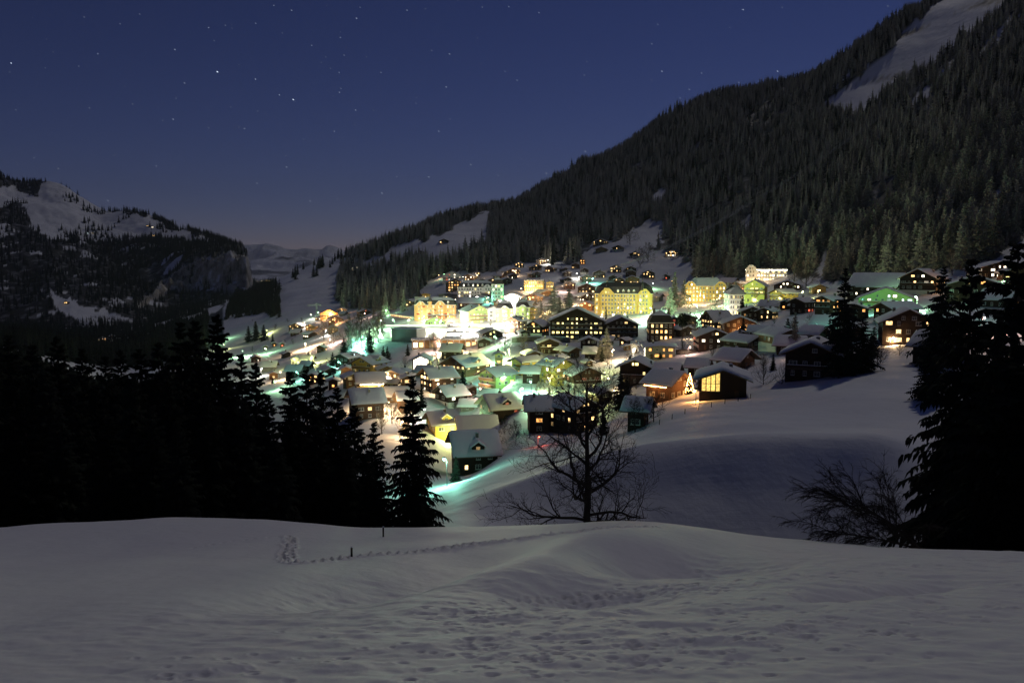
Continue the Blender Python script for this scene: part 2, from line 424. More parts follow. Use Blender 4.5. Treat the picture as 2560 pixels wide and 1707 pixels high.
U_TAB = np.linspace(-1.9, 1.9, 761)
W_TAB = pchip(COL_U, COL_W, U_TAB)            # (761, 900)
U_MIN, U_MAX = COL_U[0], COL_U[-1]
# the terrace of the ice rink, levelled
RINK_Z = -46.0
def base_w(u, s):
    fu = np.clip((u + 1.9) / 3.8 * 760, 0, 759.999); fs = np.clip((s - S_ALL[0]) / (S_ALL[-1] - S_ALL[0]) * 899, 0, 898.999)
    i = fu.astype(int); j = fs.astype(int); a = fu - i; b = fs - j
    return (W_TAB[i, j] * (1 - a) * (1 - b) + W_TAB[i + 1, j] * a * (1 - b) + W_TAB[i, j + 1] * (1 - a) * b + W_TAB[i + 1, j + 1] * a * b)
def sstep(a, b, x):
    t = np.clip((x - a) / (b - a), 0, 1); return t * t * (3 - 2 * t)
def terrain_z(X, Y):
    X = np.asarray(X, float); Y = np.maximum(np.asarray(Y, float), 1.25)
    u = X / Y
    z = (base_w(u, np.log(Y)) - EYE / Y) * Y
    # rolling relief, growing with distance; gullies on the mountains
    z = z + fbm(X / 30, Y / 30, 3, 3) * 0.55 * sstep(60, 130, Y) + fbm(X / 150, Y / 150, 4, 11) * 6.0 * sstep(700, 1300, Y)
    g = fbm(X / 260 + Y / 900, Y / 700 - X / 900, 4, 23)
    z = z + g * 16 * sstep(800, 1500, Y)
    # foreground: soft hollow and hump in the meadow
    px, py = px_of(X, Y, z)
    fg = 1 - sstep(38, 44, Y)
    d = (py - (1500 - (px - 520) * 0.128)) / 34.0
    z = z - 0.80 * np.exp(-d * d) * sstep(420, 1000, px) * (1 - sstep(1120, 1520, px)) * fg
    d2 = ((px - 1420) / 310) ** 2 + ((py - 1400 + (px - 1420) * 0.18) / 44) ** 2
    z = z + 0.95 * np.exp(-d2) * fg
    d3 = ((px - 1640) / 260) ** 2 + ((py - 1412) / 20) ** 2
    z = z - 0.95 * np.exp(-d3) * fg
    d4 = ((px - 1450) / 300) ** 2 + ((py - 1480) / 24) ** 2
    z = z - 0.40 * np.exp(-d4) * fg
    z = z + fbm(X / 6, Y / 9, 3, 31) * 0.11 * sstep(6, 14, Y) * (1 - sstep(40, 50, Y))
    # rink terrace
    m = sstep(-118, -100, X) * (1 - sstep(-42, -28, X)) * sstep(492, 510, Y) * (1 - sstep(640, 665, Y))
    z = z * (1 - m) + (RINK_Z - 0.6) * m
    return z
S_RAY = np.linspace(math.log(3), math.log(4400), 2600)
Y_RAY = np.exp(S_RAY)
def hit(px, py, h=0.0, ymin=62.0):
    """point on the ground (or h above it) seen at a picture position"""
    u, v = (float(t) for t in uv_of(px, py))
    tz = terrain_z(u * Y_RAY, Y_RAY) + h
    ok = (tz >= v * Y_RAY) & (Y_RAY >= ymin)
    k = int(np.argmax(ok)) if ok.any() else len(Y_RAY) - 1
    y = float(Y_RAY[k])
    return Vector((u * y, y, float(tz[k]) - h))
def ground_at(x, y): return float(terrain_z(np.array([x]), np.array([y]))[0])

# woods and clearings, as outlines on the slopes
WOOD = [(1225,528),(1340,480),(1424,425),(1522,370),(1600,308),(1780,235),(1886,198),(1955,198),(2081,120),(2147,80),(2253,43),(2326,10),(2400,-80),(2560,-300),(3400,-700),(3400,640),
        (2560,600),(2490,645),(2420,668),(2330,672),(2230,690),(2080,702),(1985,690),(1880,672),(1850,700),(1815,700),(1790,690),(1745,690),(1715,650),(1700,632),(1600,622),(1560,603),(1490,603),(1440,662),(1400,648),(1375,655),(1320,662),(1280,664),(1225,680),(1150,682),(1100,684),(1040,735),(985,768),(925,772),(880,765),(843,748),(845,700),(868,652),(925,668),(1130,645),(1225,610)]
WOOD2 = [(855,640),(880,622),(929,605),(978,588),(1011,572),(1094,530),(1216,505),(1240,520),(1180,545),(1140,560),(1090,592),(1000,612),(960,640),(900,650)]
CLEAR = [
 [(2045,268),(2110,222),(2171,172),(2235,118),(2262,75),(2310,35),(2345,0),(2375,-40),(2560,-60),(2498,41),(2416,102),(2334,163),(2212,245),(2140,296)],
 [(2436,145),(2475,100),(2535,32),(2550,40),(2500,112),(2450,150)],
 [(2255,265),(2330,205),(2400,130),(2408,136),(2340,216),(2265,275)],
 [(2350,600),(2400,560),(2465,505),(2512,462),(2522,478),(2440,556),(2372,612)],
 [(1838,568),(1868,536),(1902,556),(1856,585)], [(1935,492),(1985,448),(1980,470),(1945,498)],
 [(2032,685),(2058,632),(2084,615),(2082,650),(2050,700)],
 [(1470,650),(1560,585),(1612,552),(1655,545),(1668,588),(1640,612),(1600,628),(1500,645)],
 [(1620,505),(1650,470),(1680,480),(1640,520)],
 [(1385,550),(1430,525),(1455,515),(1440,535),(1400,560)], [(2075,225),(2120,175),(2130,180),(2090,225)],
]
SNOWFIELD_L = [(-60,470),(33,462),(54,485),(95,500),(104,460),(161,458),(190,470),(262,516),(298,522),(447,572),(521,594),(506,605),(396,596),(208,608),(125,592),(68,563),(71,528),(45,506),(-60,505)]
PATCH_L = [(120,722),(167,745),(343,805),(232,820),(160,790),(130,760)]
CLIFF = [(340,768),(432,680),(500,650),(566,630),(618,645),(634,700),(612,722),(518,716),(429,727),(372,760)]
def ragged(px, py):
    return px + vnoise(px / 22, py / 16, 5) * 9 + vnoise(px / 7, py / 6, 6) * 4, py + vnoise(px / 20 + 50, py / 15, 7) * 8 + vnoise(px / 6, py / 6, 9) * 3
def wood_mask(px, py, Y):
    px, py = ragged(np.asarray(px, float), np.asarray(py, float))
    m = (in_poly(WOOD, px, py) | in_poly(WOOD2, px, py)) & (Y > 430)
    for c in CLEAR: m &= ~in_poly(c, px, py)
    return m

def grid_mesh(name, X, Y, Z, material, attrs=None):
    nu, ns = X.shape
    me = bpy.data.meshes.new(name)
    co = np.stack([X, Y, Z], -1).reshape(-1, 3).astype(np.float32)
    i = np.arange(nu - 1)[:, None] * ns + np.arange(ns - 1)[None, :]
    q = np.stack([i, i + ns, i + ns + 1, i + 1], -1).reshape(-1, 4)
    me.vertices.add(len(co)); me.vertices.foreach_set('co', co.ravel())
    me.loops.add(q.size); me.loops.foreach_set('vertex_index', q.ravel().astype(np.int32))
    me.polygons.add(len(q)); me.polygons.foreach_set('loop_start', np.arange(0, q.size, 4, dtype=np.int32))
    me.polygons.foreach_set('use_smooth', np.ones(len(q), bool))
    me.update(calc_edges=True)
    for k, a in (attrs or {}).items():
        at = me.attributes.new(k, 'FLOAT', 'POINT'); at.data.foreach_set('value', a.reshape(-1).astype(np.float32))
    me.materials.append(material)
    return me
def u_grid(inner, n_in, outer, n_out):
    a = np.linspace(-inner, inner, n_in); b = np.linspace(inner, outer, n_out + 1)[1:]
    return np.concatenate([-b[::-1], a, b])

# near meadow, with tracks and dents pressed into the snow
Y_SPLIT = 60.0
u_f = u_grid(0.72, 660, 1.6, 60)
s_f = np.concatenate([np.linspace(math.log(1.3), math.log(7), 40)[:-1], np.linspace(math.log(7), math.log(Y_SPLIT), 470)])
UU, SS = np.meshgrid(u_f, s_f, indexing='ij')
YY = np.exp(SS); XX = UU * YY
ZZ = terrain_z(XX, YY)
def dent(x, y, rx, ry, depth, ang=0.0, rim=0.25):
    u0 = x / y; s0 = math.log(y); r = max(rx, ry) * 2.2
    i0, i1 = np.searchsorted(u_f, [u0 - r / y, u0 + r / y]); j0, j1 = np.searchsorted(s_f, [s0 - r / y, s0 + r / y])
    if i1 <= i0 or j1 <= j0: return
    dx = XX[i0:i1, j0:j1] - x; dy = YY[i0:i1, j0:j1] - y
    c, s = math.cos(ang), math.sin(ang)
    e = ((dx * c + dy * s) / rx) ** 2 + ((-dx * s + dy * c) / ry) ** 2
    ZZ[i0:i1, j0:j1] += -depth * np.exp(-(e ** 1.5) * 1.3) + rim * depth * np.exp(-(np.sqrt(e) - 1.5) ** 2 * 4)
def track(pts, step, size, depth, wobble=0.0, sway=0.1):
    w = [hit(px, py, 0, 3.0) for px, py in pts]
    k = 0; left = 0.0
    for a, b in zip(w[:-1], w[1:]):
        d = math.hypot(b.x - a.x, b.y - a.y); t = left
        while t < d:
            f = t / d; k += 1
            ox = (random.random() - .5) * wobble; oy = (random.random() - .5) * wobble
            ang = math.atan2(b.y - a.y, b.x - a.x)
            side = sway if k % 2 else -sway
            dent(a.x + (b.x - a.x) * f + ox - math.sin(ang) * side, a.y + (b.y - a.y) * f + oy + math.cos(ang) * side,
                 size * random.uniform(.8, 1.2), size * random.uniform(.6, 1.0), depth * random.uniform(.7, 1.2), ang)
            t += step
        left = t - d
track([(1640,1318),(1500,1322),(1330,1342),(1200,1358),(1060,1378),(880,1393),(800,1404),(740,1409),(716,1405)], 0.26, 0.15, 0.26, 0.04, 0.05)
track([(714,1405),(718,1385),(722,1365),(728,1342)], 0.22, 0.15, 0.20, 0.22, 0.10)
track([(728,1341),(640,1345),(560,1355),(470,1372)], 0.55, 0.10, 0.06, 0.05, 0.04)
for a, b, n, spread in (((1050,1530),(2560,1392),260,8), ((1080,1560),(1900,1440),190,15), ((1150,1600),(2250,1420),150,22), ((1500,1560),(2560,1510),110,28),
                        ((1200,1650),(2300,1570),120,26), ((1000,1690),(2400,1560),150,38), ((300,1690),(1300,1560),50,26)):
    for k in range(n):
        t = random.random()
        px = a[0] + (b[0] - a[0]) * t + random.gauss(0, 14); py = a[1] + (b[1] - a[1]) * t + random.gauss(0, spread)
        if py < 1388 or py > 1720: continue
        p = hit(px, py, 0, 3.0)
        sz = random.uniform(.04, .10) * (0.42 + p.y / 34)
        dent(p.x, p.y, sz * 1.3, sz, sz * random.uniform(.35, .75), random.uniform(-.5, .5))
# a wind-scooped bank running up to the right, and soft wind ripples
pxg, pyg = px_of(XX, YY, ZZ)
bank = np.exp(-((pyg - (1492 - (pxg - 2000) * 0.075)) / 11.0) ** 2) * sstep(1960, 2060, pxg) * (1 - sstep(2300, 2460, pxg))
ZZ -= bank * 0.32
rip = fbm(XX * 1.3 + YY * 0.5, YY * 1.9 - XX * 0.3, 3, 77)
zone = sstep(1380, 1480, pyg + (pxg - 1280) * 0.09)
ZZ += rip * 0.035 * zone * (1 - sstep(34, 42, YY))
lump = fbm(XX * 0.55, YY * 0.9, 2, 91)
ZZ += np.abs(lump) * 0.09 * zone * np.exp(-((pyg - 1600 + (pxg - 1500) * 0.10) / 60) ** 2) * sstep(1000, 1300, pxg) * (1 - sstep(2000, 2400, pxg))
struct('snow_meadow', grid_mesh('snow_meadow', XX, YY, ZZ, M['snow_fg']))

# village slopes and the wooded mountain to the right
u_v = u_grid(0.70, 520, 1.7, 60)
s_v = np.linspace(math.log(Y_SPLIT), math.log(4500), 430)
UU, SS = np.meshgrid(u_v, s_v, indexing='ij')
YY = np.exp(SS); XX = UU * YY
ZZ = terrain_z(XX, YY)
pxg, pyg = px_of(XX, YY, ZZ)
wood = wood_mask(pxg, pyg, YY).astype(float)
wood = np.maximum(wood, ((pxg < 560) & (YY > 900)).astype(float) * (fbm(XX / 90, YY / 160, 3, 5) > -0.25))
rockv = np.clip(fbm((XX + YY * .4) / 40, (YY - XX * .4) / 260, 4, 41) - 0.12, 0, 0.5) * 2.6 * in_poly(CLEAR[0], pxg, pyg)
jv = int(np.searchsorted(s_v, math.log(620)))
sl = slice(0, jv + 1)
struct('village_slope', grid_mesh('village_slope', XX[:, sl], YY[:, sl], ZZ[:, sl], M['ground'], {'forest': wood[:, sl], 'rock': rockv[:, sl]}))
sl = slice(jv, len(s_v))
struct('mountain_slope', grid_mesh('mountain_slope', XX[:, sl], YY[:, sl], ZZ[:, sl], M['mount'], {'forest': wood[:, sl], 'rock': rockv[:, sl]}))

# mountain across the valley on the left
LCOLS = {
 -1300: [(1400,980),(1700,820),(2100,700),(2600,560),(3100,450),(3600,360),(4300,420)],
 -450: [(1450,940),(1700,830),(2000,740),(2500,620),(3000,520),(3500,425),(4200,470)],
 0:   [(1500,910),(1900,770),(2300,660),(2700,565),(3100,500),(3500,436),(4200,480)],
 60:  [(1550,890),(1950,760),(2350,655),(2750,565),(3150,505),(3500,468),(4200,500)],
 127: [(1600,870),(2000,745),(2400,650),(2800,570),(3200,510),(3500,460),(4200,510)],
 170: [(1640,860),(2030,745),(2420,655),(2800,580),(3150,525),(3480,470),(4150,525)],
 265: [(1700,845),(2100,745),(2500,660),(2800,606),(3100,565),(3400,524),(4100,580)],
 400: [(1800,835),(2150,760),(2380,690),(2550,630),(2850,596),(3200,555),(3800,610)],
 500: [(1850,815),(2190,745),(2260,715),(2330,655),(2600,615),(3000,580),(3600,640)],
 570: [(1900,800),(2190,730),(2235,705),(2290,645),(2500,627),(2850,608),(3400,660)],
 618: [(1930,800),(2200,735),(2225,715),(2260,660),(2400,652),(2650,645),(3100,700)],
 634: [(1950,805),(2200,748),(2260,735),(2320,722),(2450,716),(2700,712),(3100,730)],
 690: [(1960,815),(2200,790),(2260,785),(2320,780),(2450,775),(2700,770),(3100,775)],
}
def sheet(cols, n_u, n_t, lo, hi):
    ks = sorted(cols); T = np.linspace(0, 1, n_t)
    us, Ys, Vs = [], [], []
    for nx in ks:
        ys = np.array([a for a, b in cols[nx]], float); v = np.array([float(uv_of(nx, b)[1]) for a, b in cols[nx]])
        t = np.linspace(0, 1, len(ys))
        us.append(float(uv_of(nx, 750)[0])); Ys.append(pchip(t, ys, T)); Vs.append(pchip(t, v, T))
    us = np.array(us); ug = np.sort(np.concatenate([np.linspace(us[0], us[-1], n_u // 4), np.linspace(lo, hi, n_u)]))
    Yg = pchip(us, np.array(Ys), ug); Vg = pchip(us, np.array(Vs), ug)
    return ug[:, None] * Yg, Yg, Vg * Yg
XX, YY, ZZ = sheet(LCOLS, 420, 220, -0.68, -0.29)
rl = fbm(XX / 220, YY / 220, 5, 61) * 16 + fbm(XX / 70, YY / 70, 3, 63) * 5
pxg, pyg = px_of(XX, YY, ZZ)
cl = in_poly(CLIFF, pxg, pyg).astype(float)
rl = rl * (1 - 0.3 * cl) + cl * np.abs(fbm(XX / 26, (YY + ZZ * 2) / 60, 4, 71)) * 20
fadeb = sstep(0.0, 0.06, np.linspace(0, 1, ZZ.shape[1]))[None, :]
ZZ = ZZ + rl * fadeb
pxg, pyg = px_of(XX, YY, ZZ)
def left_wood(px, py):
    px, py = ragged(px, py)
    return ~(in_poly(SNOWFIELD_L, px, py) | in_poly(CLIFF, px, py) | in_poly(PATCH_L, px, py))
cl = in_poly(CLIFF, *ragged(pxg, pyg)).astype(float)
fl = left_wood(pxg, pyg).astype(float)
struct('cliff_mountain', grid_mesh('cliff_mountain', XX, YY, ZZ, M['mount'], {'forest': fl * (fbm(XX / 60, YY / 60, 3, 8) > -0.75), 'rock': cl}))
LEFT = (XX, YY, ZZ, pxg, pyg)

# far snow range closing the valley
FCOLS = {nx: [(5000,722),(6000,708),(7500,690),(9000,668),(10500,640),(12000,r),(14000,690)] for nx, r in
         [(-2500,560),(300,640),(560,625),(640,611),(680,607),(730,616),(774,612),(800,617),(823,609),(857,628),(900,640),(1000,650),(1300,640),(5000,560)]}
XX, YY, ZZ = sheet(FCOLS, 300, 130, -0.40, -0.10)
hgt = np.linspace(0, 1, ZZ.shape[1])[None, :] * np.ones_like(ZZ)
rdg = np.abs(fbm(XX / 900, YY / 1500, 5, 51))
ZZ = ZZ + (fbm(XX / 800, YY / 800, 5, 52) * 40 - rdg * 130 + 40) * sstep(0.15, 0.6, hgt)
ff = sstep(0.05, 0.2, 0.52 - hgt + 0.22 * fbm(XX / 500, YY / 500, 4, 53)) * 0.9
struct('far_hills', grid_mesh('far_hills', XX, YY, ZZ, M['far'], {'forest': ff, 'rock': sstep(0.1, 0.5, fbm(XX / 250, YY / 250, 4, 57)) * sstep(0.55, 0.7, hgt) * 0.3}))

# ------------------------------------------------------------------ trees
def spruce_crown(seed, tiers, per, twigs, droop=0.42, rad=0.20, start=0.05, needle=0.011, ragged=0.25):
    """spruce crown of height 1: drooping boughs carrying hanging twigs"""
    r = random.Random(seed); mb = MB()
    for t in range(tiers):
        f = f0 = start + (0.985 - start) * (t / (tiers - 1)) ** 0.92
        L0 = rad * (1 - f) ** 0.82 * (1.0 if f > 0.12 else 0.75 + 2 * f) + 0.008
        n = max(4, int(per * (0.55 + 0.6 * (1 - f))))
        a0 = r.random() * 6.28
        for b in range(n):
            az = a0 + 6.283 * b / n + r.uniform(-.35, .35)
            f = min(.985, max(start, f0 + r.uniform(-.75, .75) * (0.985 - start) / tiers))
            L = L0 * r.uniform(1 - ragged * 1.6, 1 + ragged)
            up = 0.15 + 0.75 * f * f + r.uniform(-.1, .1); dr = droop * r.uniform(.7, 1.3) * (1 - 0.4 * f) + 0.2
            ca, sa = math.cos(az), math.sin(az)
            def P(s): return Vector((ca * L * s, sa * L * s, f + L * (up * s - dr * s * s + 0.12 * s ** 4)))
            side = Vector((-sa, ca, 0))
            if twigs == 0:      # simple frond: a bent, ragged blade
                wd = L * 0.36
                p0, p1, p2 = P(0), P(.55), P(1.0)
                hang = Vector((0, 0, -L * 0.22))
                mb.add([p0, p1 + side * wd + hang, p2 + hang * .6, p1 - side * wd + hang, p1], [(0, 1, 4), (1, 2, 4), (2, 3, 4), (3, 0, 4)])
                continue
            k = max(3, int(twigs * (0.45 + 0.55 * L / (rad + .01))))
            mb.add([P(0) + side * needle * .4, P(0) - side * needle * .4, P(.6) - side * needle * .3, P(1), P(.6) + side * needle * .3], [(0, 1, 2, 4), (2, 3, 4)])
            for j in range(k):
                s = 0.14 + 0.86 * (j + r.random() * .7) / k
                q = P(s); tl = L * (0.42 - 0.27 * s) * r.uniform(.6, 1.25) + needle
                out = Vector((ca, sa, 0))
                for sg in (-1, 1):
                    d = (side * sg * r.uniform(.6, 1.0) + out * r.uniform(.25, .75) + Vector((0, 0, -r.uniform(.25, 1.0)))).normalized()
                    w_ = needle * r.uniform(.7, 1.3)
                    nn = d.cross(Vector((0, 0, 1)))
                    if nn.length < .1: nn = out
                    nn = nn.normalized() * w_
                    m = q + d * tl * .55
                    mb.add([q + nn * .5, q - nn * .5, m - nn, q + d * tl + Vector((0, 0, -tl * .25)), m + nn], [(0, 1, 2, 4), (2, 3, 4)])
    mb.add([(0, 0, .94), (.004, 0, .94), (0, 0, 1.0)], [(0, 1, 2)])
    return mb
def core(mb, rad=0.10):
    n = 7
    vs = [(rad * math.cos(6.283 * k / n), rad * math.sin(6.283 * k / n), .05) for k in range(n)] + [(0, 0, .93)]
    mb.add(vs, [(k, (k + 1) % n, n) for k in range(n)])
def trunk_mb(r0=0.016, top=0.96):
    mb = MB(); mb.tube((0, 0, -0.12), (0, 0, .4), r0 * 1.15, r0 * .75, 7); mb.tube((0, 0, .4), (0, 0, top), r0 * .75, r0 * .1, 6)
    return mb
TRUNK = trunk_mb().mesh('spruce_trunk', M['bark'], True)
NEARC = [spruce_crown(100 + k, 34, 9, 13, droop=[.42, .5, .34][k], rad=[.21, .24, .18][k], needle=0.0075).mesh('near_crown', M['needle']) for k in range(3)]
MIDC = [spruce_crown(200 + k, 24, 9, 6, rad=[.19, .23, .165][k], needle=0.017, ragged=.34).mesh('mid_crown', M['needle_f']) for k in range(3)]
MIDD = []
for k in range(3):
    me = MIDC[k].copy(); me.materials.clear(); me.materials.append(M['needle']); MIDD.append(me)
LOWM = []
for k in range(3):
    for mm in ('needle_f', 'needle'):
        mb = spruce_crown(300 + k, 11, 9, 0, rad=[.20, .24, .17][k], ragged=.38); core(mb, .085)
        LOWM.append(mb.mesh('forest_spruce', M[mm]))
def spruce(p, h, label, kind='mid', var=0, group=None, rz=None, slim=1.0, cat='tree'):
    crowns = {'near': NEARC, 'mid': MIDC, 'dark': MIDD}[kind]
    t = thing('spruce_tree', label, cat, p, rz if rz is not None else random.random() * 6.28, group)
    t.scale = (h * slim, h * slim, h)
    link('trunk', TRUNK, t); link('crown', crowns[var % 3], t)
    return t
def spruce_px(px_top, py_top, Y, label, kind='mid', var=0, group=None, slim=1.0):
    u, v = (float(a) for a in uv_of(px_top, py_top))
    z0 = ground_at(u * Y, Y)
    return spruce((u * Y, Y, z0 - .2), v * Y - z0 + .2, label, kind, var, group, None, slim)

def bare_tree_mesh(seed, h, spread=0.55, levels=4, limbs=16, r0=None, low=0.12, arch=0.25, upright=0.5, sides=4, min_r=0.012):
    r = random.Random(seed); tr = MB(); br = MB(); r0 = r0 or h * 0.022
    def grow(p, d, L, rad, lev, mbx):
        n = 6 if lev <= 1 else 4
        pts = [(p.copy(), rad)]
        for k in range(n):
            j = 0.045 if lev == 0 else 0.30
            d = (d + Vector((r.uniform(-j, j), r.uniform(-j, j), r.uniform(-j, j))) + Vector((0, 0, (0.05 if lev == 0 else upright * 0.16) if k < n * .7 else -arch * .3 * (lev > 0)))).normalized()
            p = p + d * (L / n); rr = max(min_r, rad * (1 - 0.8 * (k + 1) / n))
            mbx.tube(pts[-1][0], p, pts[-1][1], rr, 7 if lev == 0 else (sides if lev == 1 else 3))
            pts.append((p.copy(), rr))
        if lev >= levels: return
        cnt = limbs if lev == 0 else (9 if lev == 1 else (7 if lev == 2 else 4))
        for c in range(cnt):
            f = (low + (0.97 - low) * (c + r.random() * .6) / cnt) if lev == 0 else 0.2 + 0.8 * (c + r.random() * .5) / cnt
            i = min(len(pts) - 2, int(f * n)); g = f * n - i
            q = pts[i][0].lerp(pts[i + 1][0], min(1, g)); qr = pts[i][1] * (1 - g) + pts[i + 1][1] * g
            if lev == 0:
                az = c * 2.4 + r.uniform(-.4, .4)
                up = 0.15 + 0.9 * f
                nd = Vector((math.cos(az), math.sin(az), up)).normalized(); nl = L * spread * (1.15 - 0.75 * f) * r.uniform(.8, 1.15)
            else:
                side = d.orthogonal().normalized(); side.rotate(Matrix.Rotation(r.random() * 6.28, 3, d))
                nd = (d * r.uniform(.5, .9) + side * r.uniform(.6, 1.0)).normalized(); nl = L * r.uniform(.32, .58)
            grow(q, nd, nl, max(min_r, min(qr * .7, rad * .5)), lev + 1, br)
    grow(Vector((0, 0, -h * .06)), Vector((0, 0, 1)), h * 1.06, r0, 0, tr)
    return tr, br
_bare = {}
def bare_tree(p, h, label, seed=1, group=None, light=False, cat='tree', proto=True, **kw):
    key = (seed, light, tuple(sorted(kw.items())))
    if key not in _bare:
        a, b = bare_tree_mesh(seed, 1.0 if proto else h, **({'min_r': 0.0022} | kw if proto else kw))
        _bare[key] = (a.mesh('bare_trunk', M['bark_l' if light else 'bark'], True), b.mesh('bare_crown', M['bark_l' if light else 'bark']))
    t = thing('bare_tree', label, cat, p, random.random() * 6.28, group)
    if proto: t.scale = (h, h, h)
    link('trunk', _bare[key][0], t); link('crown', _bare[key][1], t)
    return t
def bare_px(px, py, hpx, label, seed=1, group=None, light=False, ymin=62, **kw):
    p = hit(px, py, 0, ymin)
    return bare_tree(p, hpx * p.y / F_PX, label, seed, group, light, **kw)

# woods: one object per wooded mountainside; the trees nearest to us stand as single trees
def instancer(name, pts, sc, rz, ids, sources):
    col = bpy.data.collections.new(name + '_kinds')
    for k, me in enumerate(sources):
        col.objects.link(bpy.data.objects.new('%s_kind_%d' % (name, k), me))
    me = bpy.data.meshes.new(name)
    me.vertices.add(len(pts)); me.vertices.foreach_set('co', np.asarray(pts, np.float32).ravel())
    for nm, arr, ty in (('sc', sc, 'FLOAT'), ('rz', rz, 'FLOAT'), ('kid', ids, 'INT')):
        a = me.attributes.new(nm, ty, 'POINT'); a.data.foreach_set('value', np.asarray(arr, np.float32 if ty == 'FLOAT' else np.int32))
    o = link(name, me)
    ng = bpy.data.node_groups.new(name, 'GeometryNodeTree')
    ng.interface.new_socket('Geometry', in_out='INPUT', socket_type='NodeSocketGeometry')
    ng.interface.new_socket('Geometry', in_out='OUTPUT', socket_type='NodeSocketGeometry')
    n, l = ng.nodes, ng.links
    gi = n.new('NodeGroupInput'); go = n.new('NodeGroupOutput')
    ip = n.new('GeometryNodeInstanceOnPoints'); ci = n.new('GeometryNodeCollectionInfo')
    ci.inputs['Collection'].default_value = col; ci.inputs['Separate Children'].default_value = True; ci.inputs['Reset Children'].default_value = True
    def attr(nm, ty):
        a = n.new('GeometryNodeInputNamedAttribute'); a.data_type = ty; a.inputs['Name'].default_value = nm
        return next(s for s in a.outputs if s.name == 'Attribute' and s.enabled)
    cx = n.new('ShaderNodeCombineXYZ'); l.new(attr('rz', 'FLOAT'), cx.inputs[2])
    er = n.new('FunctionNodeEulerToRotation'); l.new(cx.outputs[0], er.inputs[0])
    l.new(gi.outputs[0], ip.inputs['Points']); l.new(ci.outputs[0], ip.inputs['Instance'])
    ip.inputs['Pick Instance'].default_value = True
    l.new(attr('kid', 'INT'), ip.inputs['Instance Index'])
    l.new(er.outputs[0], ip.inputs['Rotation']); l.new(attr('sc', 'FLOAT'), ip.inputs['Scale'])
    l.new(ip.outputs[0], go.inputs[0])
    md = o.modifiers.new('woods', 'NODES'); md.node_group = ng
    o['kind'] = 'stuff'
    return o

BARE_I = []
for k in range(2):
    a_, b_ = bare_tree_mesh(400 + k, .62, levels=2, limbs=16, spread=.4, upright=1.2, min_r=.0035)
    a_.add(b_.v, b_.f); BARE_I.append(a_.mesh('leafless_tree', M['bark_l']))
def sample_field(n, u0, u1, y0, y1):
    u = rng.uniform(u0, u1, n); y = np.sqrt(rng.uniform(y0 * y0, y1 * y1, n))
    x = u * y; z = terrain_z(x, y); px, py = px_of(x, y, z)
    return x, y, z, px, py
x, y, z, px, py = sample_field(78000, -0.30, 0.74, 430, 2450)
ok = wood_mask(px, py, y) & (px > -80) & (px < 2680) & (py > -120)
gap = fbm(x / 70, y / 70, 3, 88)
ok &= rng.random(len(x)) < np.clip(0.95 + gap * 1.2, 0.06, 1) * np.where(y < 900, 0.8, 1.0)
x, y, z, px, py = (a[ok] for a in (x, y, z, px, py))
hh = (22 + 8 * rng.standard_normal(len(x)).clip(-1.6, 2.0)) * (1 - 0.12 * sstep(900, 1900, y))
hh = np.clip(hh * (1 + 0.28 * fbm(x / 45, y / 45, 2, 97)), 9, 31 - 4 * (y < 750))
order = np.argsort(-(hh / y) * (1 - 0.9 * ((px < 0) | (px > 2560) | (py < 0))))
near_ids = order[:60]; rest = order[60:]
for k in near_ids:
    spruce((x[k], y[k], z[k] - .5), hh[k], 'frosted spruce on the lower edge of the mountain wood above the village', 'mid', int(k), 'spruces along the lower edge of the mountain wood')
o = instancer('mountain_wood', np.stack([x[rest], y[rest], z[rest] - .5], -1), hh[rest], rng.uniform(0, 6.28, len(rest)), np.where(y[rest] < 850, np.where(rng.random(len(rest)) < .16 * (py[rest] > 560), rng.integers(9, 11, len(rest)), rng.integers(6, 9, len(rest))), rng.integers(0, 3, len(rest)) * 2 + (rng.random(len(rest)) < .18)), LOWM + MIDC + BARE_I)
o['label'] = 'dense frosted spruce wood covering the steep mountainside'; o['category'] = 'forest'
# wood across the valley
LX, LY, LZ, lpx, lpy = LEFT
n = 200000
i = rng.integers(0, LX.shape[0] - 1, n); j = rng.integers(0, LX.shape[1] - 1, n); a = rng.random(n); b = rng.random(n)
def mixg(G): return G[i, j] * (1 - a) * (1 - b) + G[i + 1, j] * a * (1 - b) + G[i, j + 1] * (1 - a) * b + G[i + 1, j + 1] * a * b
x, y, z, px, py = mixg(LX), mixg(LY), mixg(LZ), mixg(lpx), mixg(lpy)
cell = np.abs((LX[i + 1, j] - LX[i, j]) * (LY[i, j + 1] - LY[i, j]))
keep = rng.random(n) < cell / np.percentile(cell, 97)
wd = left_wood(px, py)
cl_n = fbm(x / 120, y / 160, 3, 19)
sparse = in_poly(SNOWFIELD_L, px, py) & (cl_n > 0.52) & (rng.random(n) < .55)
cliffy = in_poly(CLIFF, px, py) & (cl_n > 0.35) & (rng.random(n) < .25)
ok = keep & ((wd & (cl_n > -0.95)) | sparse | cliffy) & (px > -150) & (px < 660)
x, y, z = x[ok], y[ok], z[ok]
o = instancer('valley_wood', np.stack([x, y, z - 1], -1), rng.uniform(16, 30, len(x)), rng.uniform(0, 6.28, len(x)), rng.integers(0, 3, len(x)) * 2 + 1, LOWM)
o['label'] = 'dark spruce wood on the cliff mountain across the valley'; o['category'] = 'forest'
# black wood falling away behind the left stand
x, y, z, px, py = sample_field(5200, -0.72, -0.26, 105, 460)
ok = (px > -60) & (px < 575 - (y - 105) * .25)
x, y, z = x[ok], y[ok], z[ok]
o = instancer('lower_wood', np.stack([x, y, z - 1], -1), rng.uniform(13, 21, len(x)), rng.uniform(0, 6.28, len(x)), rng.integers(0, 3, len(x)), MIDD)
o['label'] = 'black spruce wood falling away behind the left stand'; o['category'] = 'forest'
